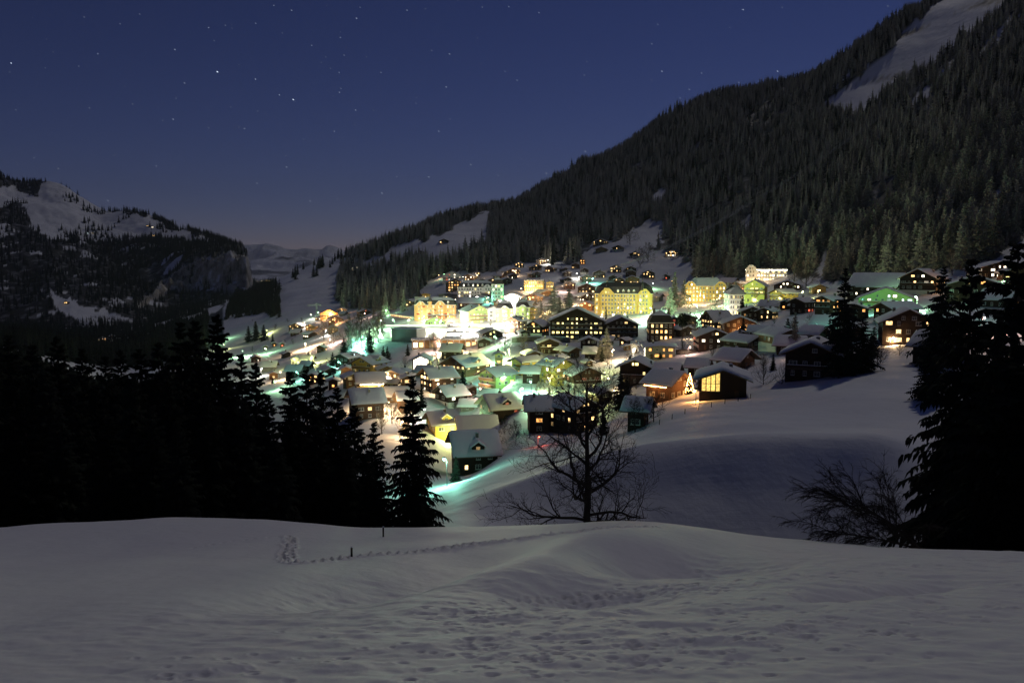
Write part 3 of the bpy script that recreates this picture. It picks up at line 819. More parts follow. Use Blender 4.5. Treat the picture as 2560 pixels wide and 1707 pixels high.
# dark wooded valley floor below the left stand
DARK_L = [(600,722),(690,716),(726,735),(738,775),(700,800),(664,782),(610,792),(560,800)]
x, y, z, px, py = sample_field(16000, -0.75, -0.22, 700, 2300)
ok = (px > -60) & (px < 700) & (((px < 520) & (fbm(x / 90, y / 160, 3, 5) > -0.25)) | in_poly(DARK_L, px, py))
x, y, z = x[ok], y[ok], z[ok]
o = instancer('valley_floor_wood', np.stack([x, y, z - 1], -1), rng.uniform(14, 26, len(x)), rng.uniform(0, 6.28, len(x)), rng.integers(0, 3, len(x)) * 2 + 1, LOWM)
o['label'] = 'black wood on the valley floor left of the village'; o['category'] = 'forest'

# ------------------------------------------------------------------ houses
_win = {}
def win_mesh(kind, key, shut=False):
    """window of size 1 x 1 facing -Y: frame ('f'), pane ('p') or both ('b')"""
    k = (kind, key)
    if k not in _win:
        f = MB()
        if kind in 'fb':
            t = .07
            f.box(-.5, -.5 + t, -.06, .05, 0, 1); f.box(.5 - t, .5, -.06, .05, 0, 1)
            f.box(-.5 + t, .5 - t, -.06, .05, 0, t); f.box(-.5 + t, .5 - t, -.06, .05, 1 - t, 1)
            f.box(-.025, .025, -.05, .04, t, 1 - t); f.box(-.5 + t, -.025, -.045, .035, .60, .64); f.box(.025, .5 - t, -.045, .035, .60, .64)
            f.box(-.58, .58, -.16, .0, -.07, -.005)
        if kind in 'pb':
            f.add([(-.46, -.02, .04), (.46, -.02, .04), (.46, -.02, .96), (-.46, -.02, .96)], [(0, 1, 2, 3)], 1 if kind == 'b' else 0)
        _win[k] = f.mesh('window', M[key] if kind == 'p' else ([M['frame'], M[key]] if kind == 'b' else M['frame']))
    return _win[k]
def window(parent, x, y, z, w, h, key, rotz=0.0, detailed=True):
    if detailed:
        o = link('window', win_mesh('f', 'frame'), parent, (x, y, z), rotz, (w, 1.0, h))
        link('pane', win_mesh('p', key), o)
    else:
        o = link('window', win_mesh('b', key), parent, (x, y, z), rotz, (w, 1.0, h))
    return o
def pick(r, lit, cols):
    """which glass: lit, dim or dark"""
    t = r.random()
    if t < lit: return 'lit_' + r.choice(cols)
    if t < lit + 0.10 * (lit > 0): return 'dim_' + r.choice(cols)
    return 'pane'
def snow_profile(mb, r, a, tanp, zr, y0, y1, th, flat=0.0):
    """rounded snow blanket on a gable roof: half width a, ridge height zr"""
    xs = [-1, -.985, -.94, -.8, -.55, -.28, -.08, 0, .08, .28, .55, .8, .94, .985, 1]
    ke = [.1, .45, .85, 1, 1, 1, 1, 1, 1, 1, 1, 1, .85, .45, .1]
    L = y1 - y0; ys = [0, .012, .05, .2, .4, .6, .8, .95, .988, 1]; ky = [.1, .5, .9, 1, 1, 1, 1, .9, .5, .1]
    V = []
    for yy, ly in zip(ys, ky):
        for xx, lx in zip(xs, ke):
            x = xx * a
            z = zr - abs(x) * tanp
            if abs(xx) < .09: z -= (0.09 * a - abs(x)) * tanp * .6
            V.append((x, y0 + yy * L, z + th * min(lx, ly) * (1 + r.uniform(-.13, .13))))
    nx = len(xs)
    F = [(j * nx + i, j * nx + i + 1, (j + 1) * nx + i + 1, (j + 1) * nx + i) for j in range(len(ys) - 1) for i in range(nx - 1)]
    b = len(V)
    V += [(-a, y0, zr - a * tanp - .004), (0, y0, zr - .004), (a, y0, zr - a * tanp - .004), (-a, y1, zr - a * tanp - .004), (0, y1, zr - .004), (a, y1, zr - a * tanp - .004)]
    n = len(ys)
    F += [(b, b + 1, b + 4, b + 3), (b + 1, b + 2, b + 5, b + 4)]
    F += [tuple([b + 1, b] + list(range(0, 8))), tuple([b + 2, b + 1] + list(range(7, 15)))]
    e = (n - 1) * nx
    F += [tuple([b + 3, b + 4] + list(range(e + 7, e - 1, -1))), tuple([b + 4, b + 5] + list(range(e + 14, e + 6, -1)))]
    mb.add(V, F)

ROWS = []
def house(name, cx, by, wpx, rot, st, k, wall, lit, label, win='w', pitch=22, balc=0, base=None, dorm=0, chim=1, th=0.5, cat=None, ymin=62, ov=1.5, litrows=None, group=None, big=None, back=0.0, seed=None, bare=False, glass=False, shift=0.0, bulbs=None):
    """a chalet: gable turned rot degrees away from us, st storeys, k = length / width, lit = share of lit windows"""
    r = random.Random(seed if seed is not None else int(cx * 13 + by * 7))
    p = hit(cx, by, 0, ymin)
    wm = wpx * p.y / F_PX
    u = p.x / p.y
    if abs(rot) >= 54: k *= .62; pitch = max(pitch, 27)
    else: k *= 1.2
    ra = R(rot); c, s = abs(math.cos(ra)), abs(math.sin(ra))
    wtot = wm * (1.24 if wpx >= 38 else 1.13) - ov * 1.5
    w = max(3.0, wtot / (c + k * s)); l = max(3.5, w * k)
    dep = (w * s + l * c) / 2
    dirv = Vector((p.x, p.y, 0)).normalized()
    ctr = Vector((p.x, p.y, 0)) + dirv * (dep + back)
    z0 = p.z
    t = thing(name, label, cat or name.split('_')[-1], (ctr.x, ctr.y, z0), -math.atan(u) + ra, group)
    h = st * 2.5; tanp = math.tan(R(pitch)); za = h + w / 2 * tanp
    det = wpx >= 44
    y0, y1 = -l / 2, l / 2
    mb = MB(); mb.gable(w, y0, y1, -5.0, h, za)
    link('wall', mb.mesh('wall', M[wall]), t)
    if base:
        mb = MB(); mb.box(-w / 2 - .05, w / 2 + .05, y0 - .05, y1 + .05, -5.0, 2.45)
        link('plinth_storey', mb.mesh('plinth_storey', M[base]), t)
    # roof boards and the snow lying on them
    a = w / 2 + ov; ze = .22; zr = za + .16
    yf, yb = y0 - ov * 1.15, y1 + ov
    mb = MB()
    mb.add([(-a,yf,zr-a*tanp-ze),(0,yf,zr-ze),(a,yf,zr-a*tanp-ze),(a,yf,zr-a*tanp),(0,yf,zr),(-a,yf,zr-a*tanp),
            (-a,yb,zr-a*tanp-ze),(0,yb,zr-ze),(a,yb,zr-a*tanp-ze),(a,yb,zr-a*tanp),(0,yb,zr),(-a,yb,zr-a*tanp)],
           [(0,1,4,5),(1,2,3,4),(11,10,7,6),(10,9,8,7),(5,4,10,11),(4,3,9,10),(6,7,1,0),(7,8,2,1),(0,5,11,6),(3,2,8,9)])
    rf = link('roof', mb.mesh('roof', M['fascia']), t)
    if not bare:
        mb = MB(); snow_profile(mb, r, a - .02, tanp, zr + .006, yf + .04, yb - .04, th * r.uniform(.8, 1.15))
        link('snow_cover', mb.mesh('snow_cover', M['snow'], True), rf)
    for _ in range(chim):
        x = r.uniform(.15, .5) * w / 2 * r.choice((-1, 1)); yy = r.uniform(-.25, .3) * l
        zc = za - abs(x) * tanp
        mb = MB(); mb.box(x - .4, x + .4, yy - .35, yy + .35, zc - .6, zc + 1.5); mb.box(x - .5, x + .5, yy - .45, yy + .45, zc + 1.5, zc + 1.62)
        ch = link('chimney', mb.mesh('chimney', M['stone']), rf)
        mb = MB(); mb.frustum((x-.48,x+.48,yy-.43,yy+.43), (x-.25,x+.25,yy-.2,yy+.2), zc + 1.623, zc + 1.9)
        link('snow_cap', mb.mesh('snow_cap', M['snow'], True), ch)
    cols = list(win)
    def row(n, width, z, face, wwid=1.15, whei=1.25, li=lit):
        for q in range(n):
            f = (q + .5) / n - .5
            if r.random() < .14: continue
            key = pick(r, li, cols)
            ww = wwid * r.choice((.75, 1, 1, 1.3, 1.75))
            if face == 'front': window(t, f * width, y0 - .02, z, ww, whei, key, 0, det)
            elif face == 'right': window(t, w / 2 + .02, f * width, z, ww, whei, key, math.pi / 2, det)
            else: window(t, -w / 2 - .02, f * width, z, ww, whei, key, -math.pi / 2, det)
    ns = int(math.floor(st + .3))
    nf = max(1, int(w / 2.7)); nl = max(1, int(l / 3.0))
    front_seen = abs(rot) < 80; side = 'right' if rot < 0 else 'left'
    for fl in range(ns):
        z = fl * 2.5 + .8
        li_ = litrows[min(fl, len(litrows) - 1)] if litrows else lit * r.choice((.5, 1, 1.3))
        if front_seen and not (glass and fl >= ns - 2):
            row(nf, w - .8, z, 'front', li=li_)
        if abs(rot) > 8:
            row(nl, l - .8, z, side, li=li_)
    gz = za - h
    if front_seen and gz > 2.0 and not glass:
        if gz > 3.2: row(max(2, nf // 2), w * .42, h + .45, 'front', 1.0, 1.15)
        else: row(1 if w < 9 else 2, w * .25, h + .3, 'front', .9, 1.0)
    if glass:       # great panes under the gable
        key = 'lit_' + (cols[0] if glass is True else 'g')
        n = 4; x0_, x1_ = -w / 2 + .5 + shift, (w / 2 - .5 if glass is True else -w / 2 + .5 + w * glass)
        if glass is True: zlo = (ns - 2) * 2.5 + .5
        else: zlo = max(.8, (ns - 1) * 2.5 - .6)
        for q in range(n):
            xa = x0_ + (x1_ - x0_) * q / n + .06; xb = x0_ + (x1_ - x0_) * (q + 1) / n - .06
            zt = lambda x: za - abs(x) * tanp - .45
            g = MB(); g.add([(xa, y0 - .07, zlo), (xb, y0 - .07, zlo), (xb, y0 - .07, zt(xb)), (xa, y0 - .07, zt(xa))], [(0, 1, 2, 3)])
            fr = MB(); fr.box(xa - .06, xa + .05, y0 - .13, y0 - .01, zlo - .1, zt(xa)); fr.box(xb - .05, xb + .06, y0 - .125, y0 - .01, zlo - .1, zt(xb)); fr.box(xa + .05, xb - .05, y0 - .12, y0 - .01, zlo + 1.7, zlo + 1.8); fr.box(xa + .05, xb - .05, y0 - .12, y0 - .01, zlo - .1, zlo)
            o = link('window', fr.mesh('window_frame', M['brown']), t); link('pane', g.mesh('pane', M[key]), o)
    if bulbs:       # string of bulbs hung under the eaves on the side we see
        sg = 1 if rot < 0 else -1
        mb = MB(); nb = int(l / .55); xe = sg * (w / 2 + ov - .25); zb_ = h - ov * tanp - .25
        for q in range(nb):
            yy = -l / 2 + l * (q + .5) / nb; s_ = .09
            mb.box(xe - s_, xe + s_, yy - s_, yy + s_, zb_ - s_, zb_ + s_)
        link('light_string', mb.mesh('light_string', M['bulb_' + bulbs]), t)
        ld = bpy.data.lights.new('string_light', 'POINT'); ld.energy = 500; ld.color = LAMPC[bulbs]; ld.shadow_soft_size = .5
        lo = bpy.data.objects.new('string_light', ld); C.objects.link(lo); lo.parent = t; lo.location = (xe + sg * .5, 0, zb_ - .3)
    rl = M['rail_l'] if wall in ('yellow', 'light', 'green', 'orange') else M['rail']
    for q in range(balc):
        z = (ns - 1 - q) * 2.5 + (.1 if q else .1)
        if z < 1.5: break
        bw = w * .46; d = 1.15
        mb = MB(); mb.box(-bw, bw, y0 - d, y0 - .01, z - .15, z)
        bl = link('balcony', mb.mesh('balcony_floor', M['fascia']), t)
        mb = MB(); mb.box(-bw, bw, y0 - d, y0 - d + .06, z + .1, z + .95); mb.box(-bw, -bw + .06, y0 - d + .06, y0 - .01, z + .1, z + .95); mb.box(bw - .06, bw, y0 - d + .06, y0 - .01, z + .1, z + .95)
        link('railing', mb.mesh('railing', rl), bl)
        mb = MB(); mb.box(-bw, bw, y0 - d - .03, y0 - d + .09, z + .953, z + 1.1)
        link('rail_snow', mb.mesh('rail_snow', M['snow']), bl)
    for q in range(dorm):       # cross gable dormer on the roof side we see
        sgn = 1 if rot < 0 else -1
        yy = (q + .5) / dorm * l - l / 2; dw = min(3.2, l * .35); xd = sgn * (w / 2 - .3)
        zb = za - (w / 2 - .3) * tanp; zt_ = min(zb + 2.6, za - .1); e_ = zb + 1.5; x_in = sgn * max(.2, (za - zt_) / tanp - .2)
        g = MB(); g.add([(xd,yy-dw/2,zb-.3),(xd,yy+dw/2,zb-.3),(xd,yy+dw/2,e_),(xd,yy,zt_),(xd,yy-dw/2,e_),(x_in,yy-dw/2,zb-.3),(x_in,yy+dw/2,zb-.3),(x_in,yy+dw/2,e_),(x_in,yy,zt_),(x_in,yy-dw/2,e_)],
              [(0,1,2,3,4),(1,6,7,2),(0,4,9,5),(2,7,8,3),(3,8,9,4)])
        do = link('dormer', g.mesh('dormer', M[wall]), rf)
        g = MB(); o_ = .5; xo = xd + sgn * .7; sl_ = (zt_ - e_) / (dw / 2)
        g.add([(xo,yy-dw/2-o_,e_-o_*sl_+.1),(xo,yy,zt_+.1),(xo,yy+dw/2+o_,e_-o_*sl_+.1),(x_in,yy-dw/2-o_,e_-o_*sl_+.1),(x_in,yy,zt_+.1),(x_in,yy+dw/2+o_,e_-o_*sl_+.1),
               (xo,yy-dw/2-o_,e_-o_*sl_+.45),(xo,yy,zt_+.5),(xo,yy+dw/2+o_,e_-o_*sl_+.45),(x_in,yy-dw/2-o_,e_-o_*sl_+.45),(x_in,yy,zt_+.5),(x_in,yy+dw/2+o_,e_-o_*sl_+.45)],
              [(6,7,10,9),(7,8,11,10),(0,1,7,6),(1,2,8,7),(0,3,4,1),(1,4,5,2),(0,6,9,3),(2,5,11,8)])
        link('dormer_snow', g.mesh('dormer_snow', M['snow']), do)
        key = pick(r, max(lit, .3), cols)
        window(rf, xd + sgn * .02, yy, zb + .4, 1.1, 1.1, key, sgn * math.pi / 2, det)
    if front_seen:
        mb = MB(); dx = r.choice((-1, 1)) * w * .3
        mb.box(dx - .5, dx + .5, y0 - .09, y0 - .01, 0, 2.1)
        link('door', mb.mesh('door', M['brown' if wall != 'brown' else 'dark']), t)
    return t

def hotel(name, cx, by, wpx, rot, st, depth, ncol, wall, lit, label, roof='mansard', bays=(), towers=(), win='w', dorm=0, balc=True, bulbs=None, snow=True, back=0.0, base=None, awning=None, sthh=3.0, cat='hotel', rs=1.0, ymin=62):
    """a grand block: ncol window columns, st storeys, bays = parts of the front that rise into gables"""
    r = random.Random(int(cx * 5 + by))
    p = hit(cx, by, 0, ymin); ra = R(rot)
    wm = wpx * p.y / F_PX; u = p.x / p.y
    w = (wm - depth * abs(math.sin(ra))) / abs(math.cos(ra)); h = st * sthh
    dirv = Vector((p.x, p.y, 0)).normalized()
    ctr = Vector((p.x, p.y, 0)) + dirv * (depth / 2 * math.cos(ra) + w / 2 * abs(math.sin(ra)) + back)
    t = thing(name, label, cat, (ctr.x, ctr.y, p.z), -math.atan(u) + ra)
    a, d = w / 2, depth / 2
    det = wpx >= 44
    mb = MB(); mb.box(-a, a, -d, d, -6, h); link('wall', mb.mesh('wall', M[wall]), t)
    if base:
        mb = MB(); mb.box(-a - .06, a + .06, -d - .06, d + .06, -6, 3.0); link('plinth_storey', mb.mesh('plinth_storey', M[base]), t)
    mb = MB(); mb.box(-a - .35, a + .35, -d - .35, d + .35, h + .003, h + .35); link('cornice', mb.mesh('cornice', M['frame']), t)
    top = h + .353
    mb = MB()
    if roof == 'mansard':
        mb.frustum((-a-.2,a+.2,-d-.2,d+.2), (-a+1.6,a-1.6,-d+1.6,d-1.6), top, top + 3.4 * rs); mb.frustum((-a+1.6,a-1.6,-d+1.6,d-1.6), (-a+6,a-6,-.4,.4), top + 3.4 * rs, top + 5.6 * rs); rh = 5.6 * rs
    elif roof == 'hip':
        mb.frustum((-a-.8,a+.8,-d-.8,d+.8), (-a+d*.9,a-d*.9,-.3,.3), top, top + d * .75); rh = d * .75
    else:
        mb.box(-a-.1, a+.1, -d-.1, d+.1, top, top + .5); rh = .5
    rf = link('roof', mb.mesh('roof', M['tile']), t)
    if snow:
        mb = MB()
        if roof == 'mansard': mb.frustum((-a+1.5,a-1.5,-d+1.5,d-1.5), (-a+6,a-6,-.3,.3), top + 3.4 * rs + .3, top + 5.6 * rs + .35)
        elif roof == 'hip': mb.frustum((-a-.75,a+.75,-d-.75,d+.75), (-a+d*.9,a-d*.9,-.3,.3), top + .3, top + d * .75 + .35)
        else: mb.frustum((-a-.05,a+.05,-d-.05,d+.05), (-a+.2,a-.2,-d+.2,d-.2), top + .503, top + .95)
        link('snow_cover', mb.mesh('snow_cover', M['snow']), rf)
    cols = list(win)
    bayx = [((b0 - .5) * w, (b1 - .5) * w) for b0, b1 in bays]
    for b0, b1 in bayx:
        bw = (b1 - b0) / 2; bc = (b0 + b1) / 2; zt = h + bw * .85; y0 = -d - .9
        g = MB(); g.add([(b0,y0,-6),(b1,y0,-6),(b1,y0,h+.8),(bc+bw*.35,y0,zt),(bc-bw*.35,y0,zt),(b0,y0,h+.8),(b0,d*.2,-6),(b1,d*.2,-6),(b1,d*.2,h+.8),(bc+bw*.35,d*.2,zt),(bc-bw*.35,d*.2,zt),(b0,d*.2,h+.8)],
              [(0,1,2,3,4,5),(1,7,8,2),(0,5,11,6),(2,8,9,3),(3,9,10,4),(4,10,11,5)])
        bo = link('gabled_bay', g.mesh('gabled_bay', M[wall]), t)
        g = MB(); o_ = .6; y1 = y0 - .7; tk = .35
        P_ = [(b0-o_,h+.8-o_*.9),(bc-bw*.35,zt),(bc+bw*.35,zt),(b1+o_,h+.8-o_*.9)]
        V = [(x,y1,z+.03) for x,z in P_] + [(x,y1,z+tk) for x,z in P_] + [(x,d*.2,z+.03) for x,z in P_] + [(x,d*.2,z+tk) for x,z in P_]
        g.add(V, [(0,1,5,4),(1,2,6,5),(2,3,7,6),(4,5,13,12),(5,6,14,13),(6,7,15,14),(1,0,8,9),(2,1,9,10),(3,2,10,11),(0,4,12,8),(3,11,15,7)])
        link('bay_roof', g.mesh('bay_roof', M['snow' if snow else 'tile']), bo)
        n_ = max(1, int(bw * 2 / 4.0))
        for q in range(n_):
            window(bo, bc + (q - (n_ - 1) / 2) * 1.9, y0 - .02, h + .6, 1.1, 1.5, pick(r, max(lit, .3), cols), 0, det)
    for fl in range(st):
        for q in range(ncol):
            x = (q + .5) / ncol * (w - 1.0) - (w - 1.0) / 2
            inb = any(b0 < x < b1 for b0, b1 in bayx)
            edge = any(abs(x - b) < .75 for bb in bayx for b in bb)
            if edge: continue
            y0 = -d - .9 if inb else -d
            z = fl * sthh + (.7 if fl else .5)
            key = pick(r, min(1, lit * (1.6 if fl == 0 else 1)), cols)
            window(t, x, y0 - (.09 if base and fl == 0 and not inb else .02), z, min(1.25, w / ncol * .55), 1.75, key, 0, det)
            if balc and fl > 0 and q % 2 == 0:
                g = MB(); g.box(x - .85, x + .85, y0 - .75, y0 - .01, z - .22, z - .10)
                for zz in (.35, .8): g.box(x - .85, x + .85, y0 - .75, y0 - .70, z + zz - .06, z + zz)
                for xx in (-.83, -.28, .28, .78): g.box(x + xx, x + xx + .05, y0 - .745, y0 - .705, z - .1, z + .74)
                link('balcony', g.mesh('balcony', M['frame']), t)
    if abs(rot) > 4:
        sg = 1 if rot < 0 else -1
        for fl in range(st):
            for q in range(max(2, int(depth / 3.5))):
                yy = (q + .5) / max(2, int(depth / 3.5)) * depth - d
                window(t, sg * (a + .02), yy, fl * sthh + .7, 1.1, 1.7, pick(r, lit, cols), sg * math.pi / 2, det)
    for q in range(dorm):
        x = (q + .5) / dorm * (w - 7) - (w - 7) / 2
        if any(b0 - 1.2 < x < b1 + 1.2 for b0, b1 in bayx): continue
        g = MB(); y0 = -d + .25; g.add([(x-.8,y0,top+.6),(x+.8,y0,top+.6),(x+.8,y0,top+2.2),(x,y0,top+3.1),(x-.8,y0,top+2.2),(x-.8,y0+3,top+.6),(x+.8,y0+3,top+.6),(x+.8,y0+3,top+2.2),(x,y0+3,top+3.1),(x-.8,y0+3,top+2.2)],
              [(0,1,2,3,4),(1,6,7,2),(0,4,9,5),(2,7,8,3),(3,8,9,4)])
        do = link('dormer', g.mesh('dormer', M[wall]), rf)
        g = MB(); g.add([(x-1,y0-.2,top+2.05),(x,y0-.2,top+3.2),(x+1,y0-.2,top+2.05),(x-1,y0+3,top+2.05),(x,y0+3,top+3.2),(x+1,y0+3,top+2.05)], [(0,1,4,3),(1,2,5,4),(0,2,1)])
        link('dormer_snow', g.mesh('dormer_snow', M['snow']), do)
        window(rf, x, y0 - .02, top + .8, 1.0, 1.3, pick(r, .6, cols), 0, det)
    for f, hh_, rr in towers:
        x = (f - .5) * w
        g = MB(); n = 8
        for q in range(n):
            t0, t1 = 6.283 * q / n, 6.283 * (q + 1) / n
            g.add([(x+rr*math.cos(t0),-d+rr*.5+rr*math.sin(t0),h-2),(x+rr*math.cos(t1),-d+rr*.5+rr*math.sin(t1),h-2),(x+rr*math.cos(t1),-d+rr*.5+rr*math.sin(t1),h+3),(x+rr*math.cos(t0),-d+rr*.5+rr*math.sin(t0),h+3)],[(0,1,2,3)])
        tw = link('turret', g.mesh('turret', M[wall]), t)
        g = MB(); prof = [(1.25, 3), (.75, 3 + hh_ * .25), (.3, 3 + hh_ * .5), (.1, 3 + hh_ * .75), (.02, 3 + hh_)]
        for (q0, z0_), (q1, z1_) in zip(prof[:-1], prof[1:]):
            for q in range(n):
                t0, t1 = 6.283 * q / n, 6.283 * (q + 1) / n; cy = -d + rr * .5
                g.add([(x+rr*q0*math.cos(t0),cy+rr*q0*math.sin(t0),h+z0_),(x+rr*q0*math.cos(t1),cy+rr*q0*math.sin(t1),h+z0_),(x+rr*q1*math.cos(t1),cy+rr*q1*math.sin(t1),h+z1_),(x+rr*q1*math.cos(t0),cy+rr*q1*math.sin(t0),h+z1_)],[(0,1,2,3)])
        link('spire', g.mesh('spire', M['tile'], True), tw)
    for q in range(2):
        x = (-.28 + .5 * q) * w + r.uniform(-2, 2)
        g = MB(); g.box(x - .6, x + .6, -.6, .6, top + rh * .6, top + rh + 1.4); link('chimney', g.mesh('chimney', M['stone']), rf)
    if awning:
        for q in range(ncol // 2):
            x = (q + .5) / (ncol // 2) * (w - 2) - (w - 2) / 2
            if r.random() < .35: continue
            z = r.choice([1, 2, st - 1]) * sthh + 2.3
            y0 = -d - 1.0
            g = MB(); g.add([(x-1.1,y0-.02,z),(x+1.1,y0-.02,z),(x+1.1,y0-1.0,z-.6),(x-1.1,y0-1.0,z-.6),(x-1.1,y0-1.0,z-.85),(x+1.1,y0-1.0,z-.85)], [(0,1,2,3),(3,2,5,4)])
            link('awning', g.mesh('awning', M['redpaint']), t)
    if bulbs:
        g = MB(); n = int(w / 1.2)
        for q in range(n + 1):
            x = -a + w * q / n
            g.box(x - .14, x + .14, -d - .72, -d - .45, h - .1, h + .18)
            if q % 2 == 0: g.box(x - .12, x + .12, -d - .3, -d - .06, h * .5 - .1, h * .5 + .1)
        o = link('light_string', g.mesh('light_string', M['bulb_' + bulbs]), t)
    return t

# ------------------------------------------------------------------ the village, house by house (picture position of the front's foot, width, turn)
H = house
# back rows on the rise, left to right
H('chalet', 1025,766,26,-20,2,1.1,'light',.5,'small orange lit chalet left of the church spire')
H('apartment_block', 1064,752,26,0,2.6,.7,'yellow',.5,'pale yellow low block just right of the church spire', pitch=8, cat='house')
H('chalet', 1130,703,42,0,2.4,1,'white',.8,'chalet glowing red under its eaves, highest at the upper left', win='rwk', balc=2, pitch=24)
H('chalet', 1135,729,38,8,3.8,.8,'brown',.62,'tall brown chalet with many small lit windows below red chalet', win='ow', balc=1)
H('chalet', 1178,702,36,-25,2,1.2,'light',.6,'warm lit chalet right of the red glowing chalet', win='wk')
H('chalet', 1196,716,28,20,2,1.1,'brown',.4,'small dark chalet with yellow-green glow behind white long hotel')
H('chalet', 1230,715,30,0,2,1.1,'brown',.5,'dark chalet with row of lit windows right above white long hotel')
H('chalet', 1264,713,34,15,1.8,1,'dark',.15,'low dark chalet right of the row above white long hotel')
H('chalet', 1247,699,30,70,1.6,1.3,'brown',.05,'unlit house with broad pale snow roof behind dark chalet row')
H('chalet', 1266,689,27,30,1.8,1.1,'brown',.1,'unlit chalet left of the bright warm chalet on the rise')
H('chalet', 1289,686,25,-15,2,1,'light',.75,'bright warm chalet glowing on the rise above yellow hotel', win='wk')
H('chalet', 1282,698,23,10,1.6,1,'brown',.6,'little chalet with four lit windows under the bright warm chalet', win='k')
H('chalet', 1298,670,25,0,1.8,1.1,'dark',.5,'lone chalet with lit gable at top of the left rise')
H('chalet', 1338,676,33,15,1.7,1.1,'dark',.12,'wide dark chalet below the white lamp on the upper rise')
H('chalet', 1335,695,34,25,1.7,1.1,'dark',.05,'wide unlit chalet directly above the yellow terrace hotel')
H('chalet', 1354,661,27,0,1.8,1.1,'brown',.25,'topmost chalet beside the white lamp on the upper rise')
H('chalet', 1377,681,32,-20,1.8,1.1,'brown',.25,'brown chalet lit from the left by the upper white lamp')
H('chalet', 1408,682,22,30,1.6,1.1,'dark',0.0,'dark little chalet between two white lamps on the rise')
H('chalet', 1417,692,25,10,1.7,1.1,'dark',.3,'chalet with three small windows left of blue-white lamp')
H('chalet', 1439,672,23,0,1.6,1.1,'brown',.6,'lit chalet at the lower left corner of the snow meadow')
H('chalet', 1456,661,17,0,1.8,1.1,'brown',.8,'tiny orange lit hut at the left edge of snow meadow', win='o')
H('chalet', 1461,687,23,0,2,1.1,'dark',.25,'chalet with green-white lit base right of blue-white lamp', base='white')
H('chalet', 1464,707,31,10,2,1.1,'brown',.5,'broad chalet with yellow windows below the blue-white lamp', balc=1)
H('chalet', 1414,709,31,20,1.6,1.1,'dark',.1,'dark chalet with pale roof edge above pink lit chalet')
H('chalet', 1424,724,30,0,2,1.1,'brown',.65,'chalet in pinkish lamplight right of the yellow terrace hotel')
hotel('terrace_hotel', 1336,728,52,-6,3,12,9,'yellow',.6,'yellow lit terrace hotel with bright ground floor on the rise', roof='flat', win='wy', balc=True)
H('chalet', 1375,728,22,0,3,1,'yellow',.6,'gabled end block joined right of the yellow terrace hotel', win='wy', balc=2)
# row of the white hotel and the floodlit facade
hotel('white_hotel', 1190,753,92,-4,4,13,13,'white',.25,'long pale white hotel with rows of balconies below brown chalet', roof='mansard', bays=((.74,.92),), win='ky', dorm=6)
hotel('corner_tower_hotel', 1244,756,30,0,5,12,4,'white',.2,'tall white corner tower right of the long white hotel', roof='mansard', win='ky')
H('annex', 1120,754,42,0,2.6,.6,'grey',.5,'grey green annex with small lit windows left of white hotel', win='yk', pitch=6, cat='house')
H('assembly_hall', 1287,764,48,-10,3,1.2,'white',.1,'big hall with blinding floodlit white front under green light', pitch=20, cat='hall', win='k', th=.6)
H('chalet', 1338,756,38,-15,2,1.2,'orange',.4,'orange lit gabled house right of the floodlit hall', win='w')
H('chalet', 1316,777,42,72,1.8,1.5,'light',.1,'house with long pinkish snow roof below the floodlit hall')
H('chalet', 1357,742,40,30,1.6,1.2,'orange',.2,'low orange brown roofed house behind the golden trees')
H('chalet', 1180,768,58,78,1.4,2,'brown',.2,'long low snow roof behind the orange red hotel', pitch=18)
H('chalet', 1207,760,42,20,1.5,1.2,'grey',.2,'grey roofed house in front of the white corner tower')
H('chalet', 1248,770,30,-20,1.8,1.2,'light',.4,'small warm gable left of the floodlit hall', win='w')
H('town_house', 1231,803,34,10,3.6,1,'white',.55,'white overlit house behind the snowy bush in the centre', win='k', cat='house')
H('gable_block', 1188,810,70,18,3.6,1,'green',.5,'green grey gabled block with balcony columns right of orange hotel', win='yw', balc=3, cat='house', pitch=26, th=.35)
hotel('mansard_house', 1262,804,44,0,3,11,6,'green',.45,'green lit house with snowy mansard roof and one big dormer', roof='mansard', bays=((.33,.67),), win='yk', cat='house')
hotel('mansard_house', 1307,801,34,0,3,11,5,'green',.4,'second green lit mansard house, the one by the golden trees', roof='mansard', bays=((.3,.7),), win='yk', cat='house')
H('flats', 1333,798,26,0,3,.8,'yellow',.3,'narrow yellow block half hidden by the golden trees', cat='house', balc=2)
hotel('orange_hotel', 1090,800,108,-6,4,15,14,'orange',.45,'long orange lit hotel with red awnings and a pointed turret', roof='mansard', bays=((.06,.26),(.52,.74)), towers=((.38,7,1.7),), win='wo', dorm=5, awning=True)
# grand hotels on the right of the centre
hotel('grand_hotel', 1560,786,148,-5,5,17,18,'yellow',.16,'huge yellow grand hotel with black mansard roof and pointed turret', roof='mansard', bays=((.10,.34),(.76,.97)), towers=((.83,11,1.8),(.2,6,1.4)), win='wyk', dorm=9, snow=False, rs=1.45)
hotel('yellow_hotel', 1763,754,100,0,4,16,12,'yellow',.34,'yellow hotel with two gabled ends above the brilliant green-white lamp', roof='hip', bays=((.0,.27),(.73,1.0)), win='wk', dorm=0, snow=True)
hotel('white_round_house', 1834,787,50,14,4,14,6,'white',.4,'narrow white house with hipped roof right of green-white lamp', roof='hip', win='wy', cat='house')
H('yellow_guesthouse', 1889,755,52,-8,4.4,.9,'yellow',.42,'tall yellow gabled guest house below the white illuminated hotel', win='wy', balc=2, base='yellow', cat='house', pitch=30)
H('wing', 1849,727,34,-35,2.4,1.4,'light',.25,'brown timber wing left of the tall yellow guest house', cat='house', win='o')
hotel('illuminated_hotel', 1915,703,98,0,3,13,14,'white',.55,'white hotel outlined with strings of bulbs at forest edge', roof='flat', bays=((.0,.27),), win='wk', bulbs='white')
H('chalet', 1822,716,44,65,1.4,1.5,'grey',.05,'grey house with broad dark roof left of illuminated hotel')
